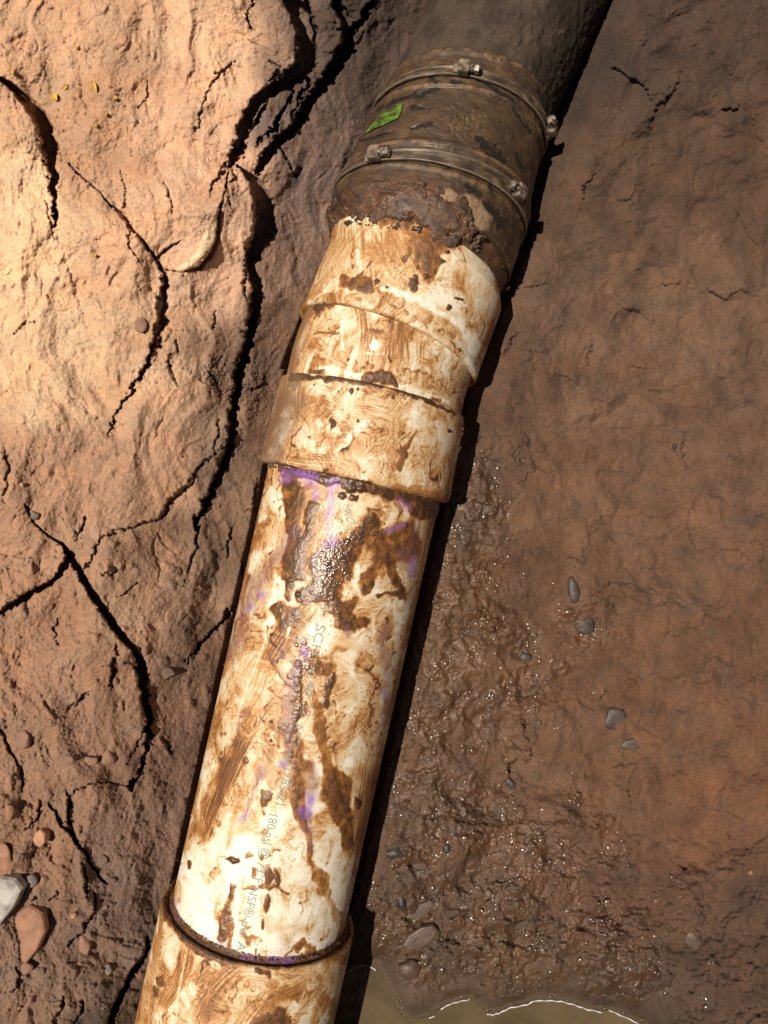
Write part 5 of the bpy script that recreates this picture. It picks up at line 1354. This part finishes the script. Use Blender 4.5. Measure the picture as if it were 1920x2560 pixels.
stone(1052, 2342, 96, 50, .5, 'mud', 'large rounded slab of mud sloping to the puddle', cat='slab', name='mud_slab', flat=.4, sink=.3, outline=[(-1,-.4),(-.5,-1),(.4,-.8),(1,-.2),(.9,.6),(.3,1),(-.5,.9),(-1,.3)])
stone(1022, 2420, 62, 54, 0, 'mud', 'blunt mud clod standing in the edge of the puddle', cat='clod', name='clod', flat=.6, sink=.3)
stone(1302, 2308, 44, 16, .45, 'mud', 'thin pale flake of mud in the rough wet earth', cat='flake', name='mud_flake', flat=.9, sink=.25, outline=[(-1,-.3),(-.3,-1),(1,-.1),(.7,.8),(-.4,.9)])
stone(1736, 2352, 44, 60, .6, 'mud', 'buff stone edge in the dent at lower right', flat=.4, sink=.46)
stone(1875, 2180, 12, 14, .6, 'dusty', 'tiny pale chip in the right bank near the edge', cat='chip', name='stone_chip', flat=.8, sink=.2)

leaf_m = stone_mat('yellow_leaf', lit(214, 160, 60), lit(236, 186, 84), .6, 90)
def leaf(u, v, wpx, hpx, ang, label):
    z0 = zt(u, v) ; sc = (H-z0)/F
    vs = []; n = 6
    for i in range(n+1):
        t = i/n; w = math.sin(math.pi*min(max(t, .06), .94))**.7
        for s_ in (-1, 0, 1):
            vs.append((s_*w*wpx*.5*sc, (t-.5)*hpx*sc, .0006 + .0012*abs(s_) + .001*math.sin(t*4)))
    fs = [(i*3+j, i*3+j+1, i*3+j+4, i*3+j+3) for i in range(n) for j in (0, 1)]
    me = bpy.data.meshes.new('leaf_fragment'); me.from_pydata(vs, [], fs); me.update(); me.materials.append(leaf_m)
    o = link(bpy.data.objects.new('leaf_fragment', me)); p = unproject(u, v, z0+.0012)
    o.location = p; o.rotation_euler = (0, 0, ang)
    return tag(o, label, 'leaf bit', 'yellow leaf bits on the left bank')
leaf(137, 243, 18, 22, .5, 'broad yellow leaf bit, the largest round one below the crumbly patch')
leaf(237, 217, 12, 30, .35, 'long slanted yellow leaf bit right of the broad one')
leaf(32, 181, 12, 16, .3, 'yellow leaf bit nearest the left edge above the open crack')
leaf(191, 119, 10, 13, .9, 'topmost yellow leaf bit on the left bank')
leaf(266, 287, 9, 12, 0, 'small yellow leaf bit below the long slanted one')
leaf(289, 247, 11, 10, 1.2, 'squarish yellow leaf bit furthest right of the upper ones')
leaf(240, 315, 9, 10, .6, 'faint yellow leaf bit lowest of the upper cluster')
leaf(166, 219, 9, 20, -.9, 'dull yellow sliver of leaf between the broad and long bits')
leaf(272, 512, 9, 14, -.4, 'yellow leaf bit lying by the start of the ragged crack')
leaf(238, 640, 11, 9, .4, 'lowest yellow leaf bit, left of the ragged crack')

# added pale strip: sky glint on the water's edge, given as colour
def painted_glint():
    m, n, l, b = new_mat('pale_painted_glint'); b.inputs['Base Color'].default_value = (.50, .50, .57, 1); b.inputs['Roughness'].default_value = .25
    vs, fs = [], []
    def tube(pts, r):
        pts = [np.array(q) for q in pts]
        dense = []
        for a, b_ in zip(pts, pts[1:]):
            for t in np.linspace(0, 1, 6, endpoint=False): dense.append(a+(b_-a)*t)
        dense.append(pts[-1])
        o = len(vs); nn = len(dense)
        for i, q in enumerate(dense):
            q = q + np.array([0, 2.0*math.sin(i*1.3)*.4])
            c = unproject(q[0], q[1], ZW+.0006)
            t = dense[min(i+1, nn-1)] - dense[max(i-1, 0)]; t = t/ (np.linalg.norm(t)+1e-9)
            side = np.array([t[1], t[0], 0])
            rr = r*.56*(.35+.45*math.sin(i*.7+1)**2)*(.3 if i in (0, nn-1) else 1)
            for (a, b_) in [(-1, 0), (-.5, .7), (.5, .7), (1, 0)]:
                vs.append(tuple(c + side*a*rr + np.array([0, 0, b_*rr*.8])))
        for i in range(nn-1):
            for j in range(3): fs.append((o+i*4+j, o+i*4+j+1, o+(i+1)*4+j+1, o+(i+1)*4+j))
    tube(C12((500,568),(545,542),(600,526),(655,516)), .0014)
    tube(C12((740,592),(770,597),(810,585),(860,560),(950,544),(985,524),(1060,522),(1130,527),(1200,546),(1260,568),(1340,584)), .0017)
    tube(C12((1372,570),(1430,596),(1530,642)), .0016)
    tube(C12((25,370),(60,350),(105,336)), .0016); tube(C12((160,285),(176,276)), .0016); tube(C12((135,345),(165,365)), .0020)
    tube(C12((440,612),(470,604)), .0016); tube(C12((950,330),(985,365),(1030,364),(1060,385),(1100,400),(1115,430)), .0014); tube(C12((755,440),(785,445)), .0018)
    me = bpy.data.meshes.new('painted_glint_strip'); me.from_pydata(vs, [], fs); me.update(); me.materials.append(m)
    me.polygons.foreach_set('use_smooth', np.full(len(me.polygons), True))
    o = link(bpy.data.objects.new('painted_glint_strip', me)); tag(o, 'thin pale strip with the glint of the puddle edge painted as colour', kind='stuff')
painted_glint()

# children were built in world coordinates: keep them there under their Empties
for o in list(COL.objects):
    if o.parent is not None and o.parent.type == 'EMPTY':
        o.matrix_parent_inverse = Matrix.Translation(-Vector(o.parent.location))
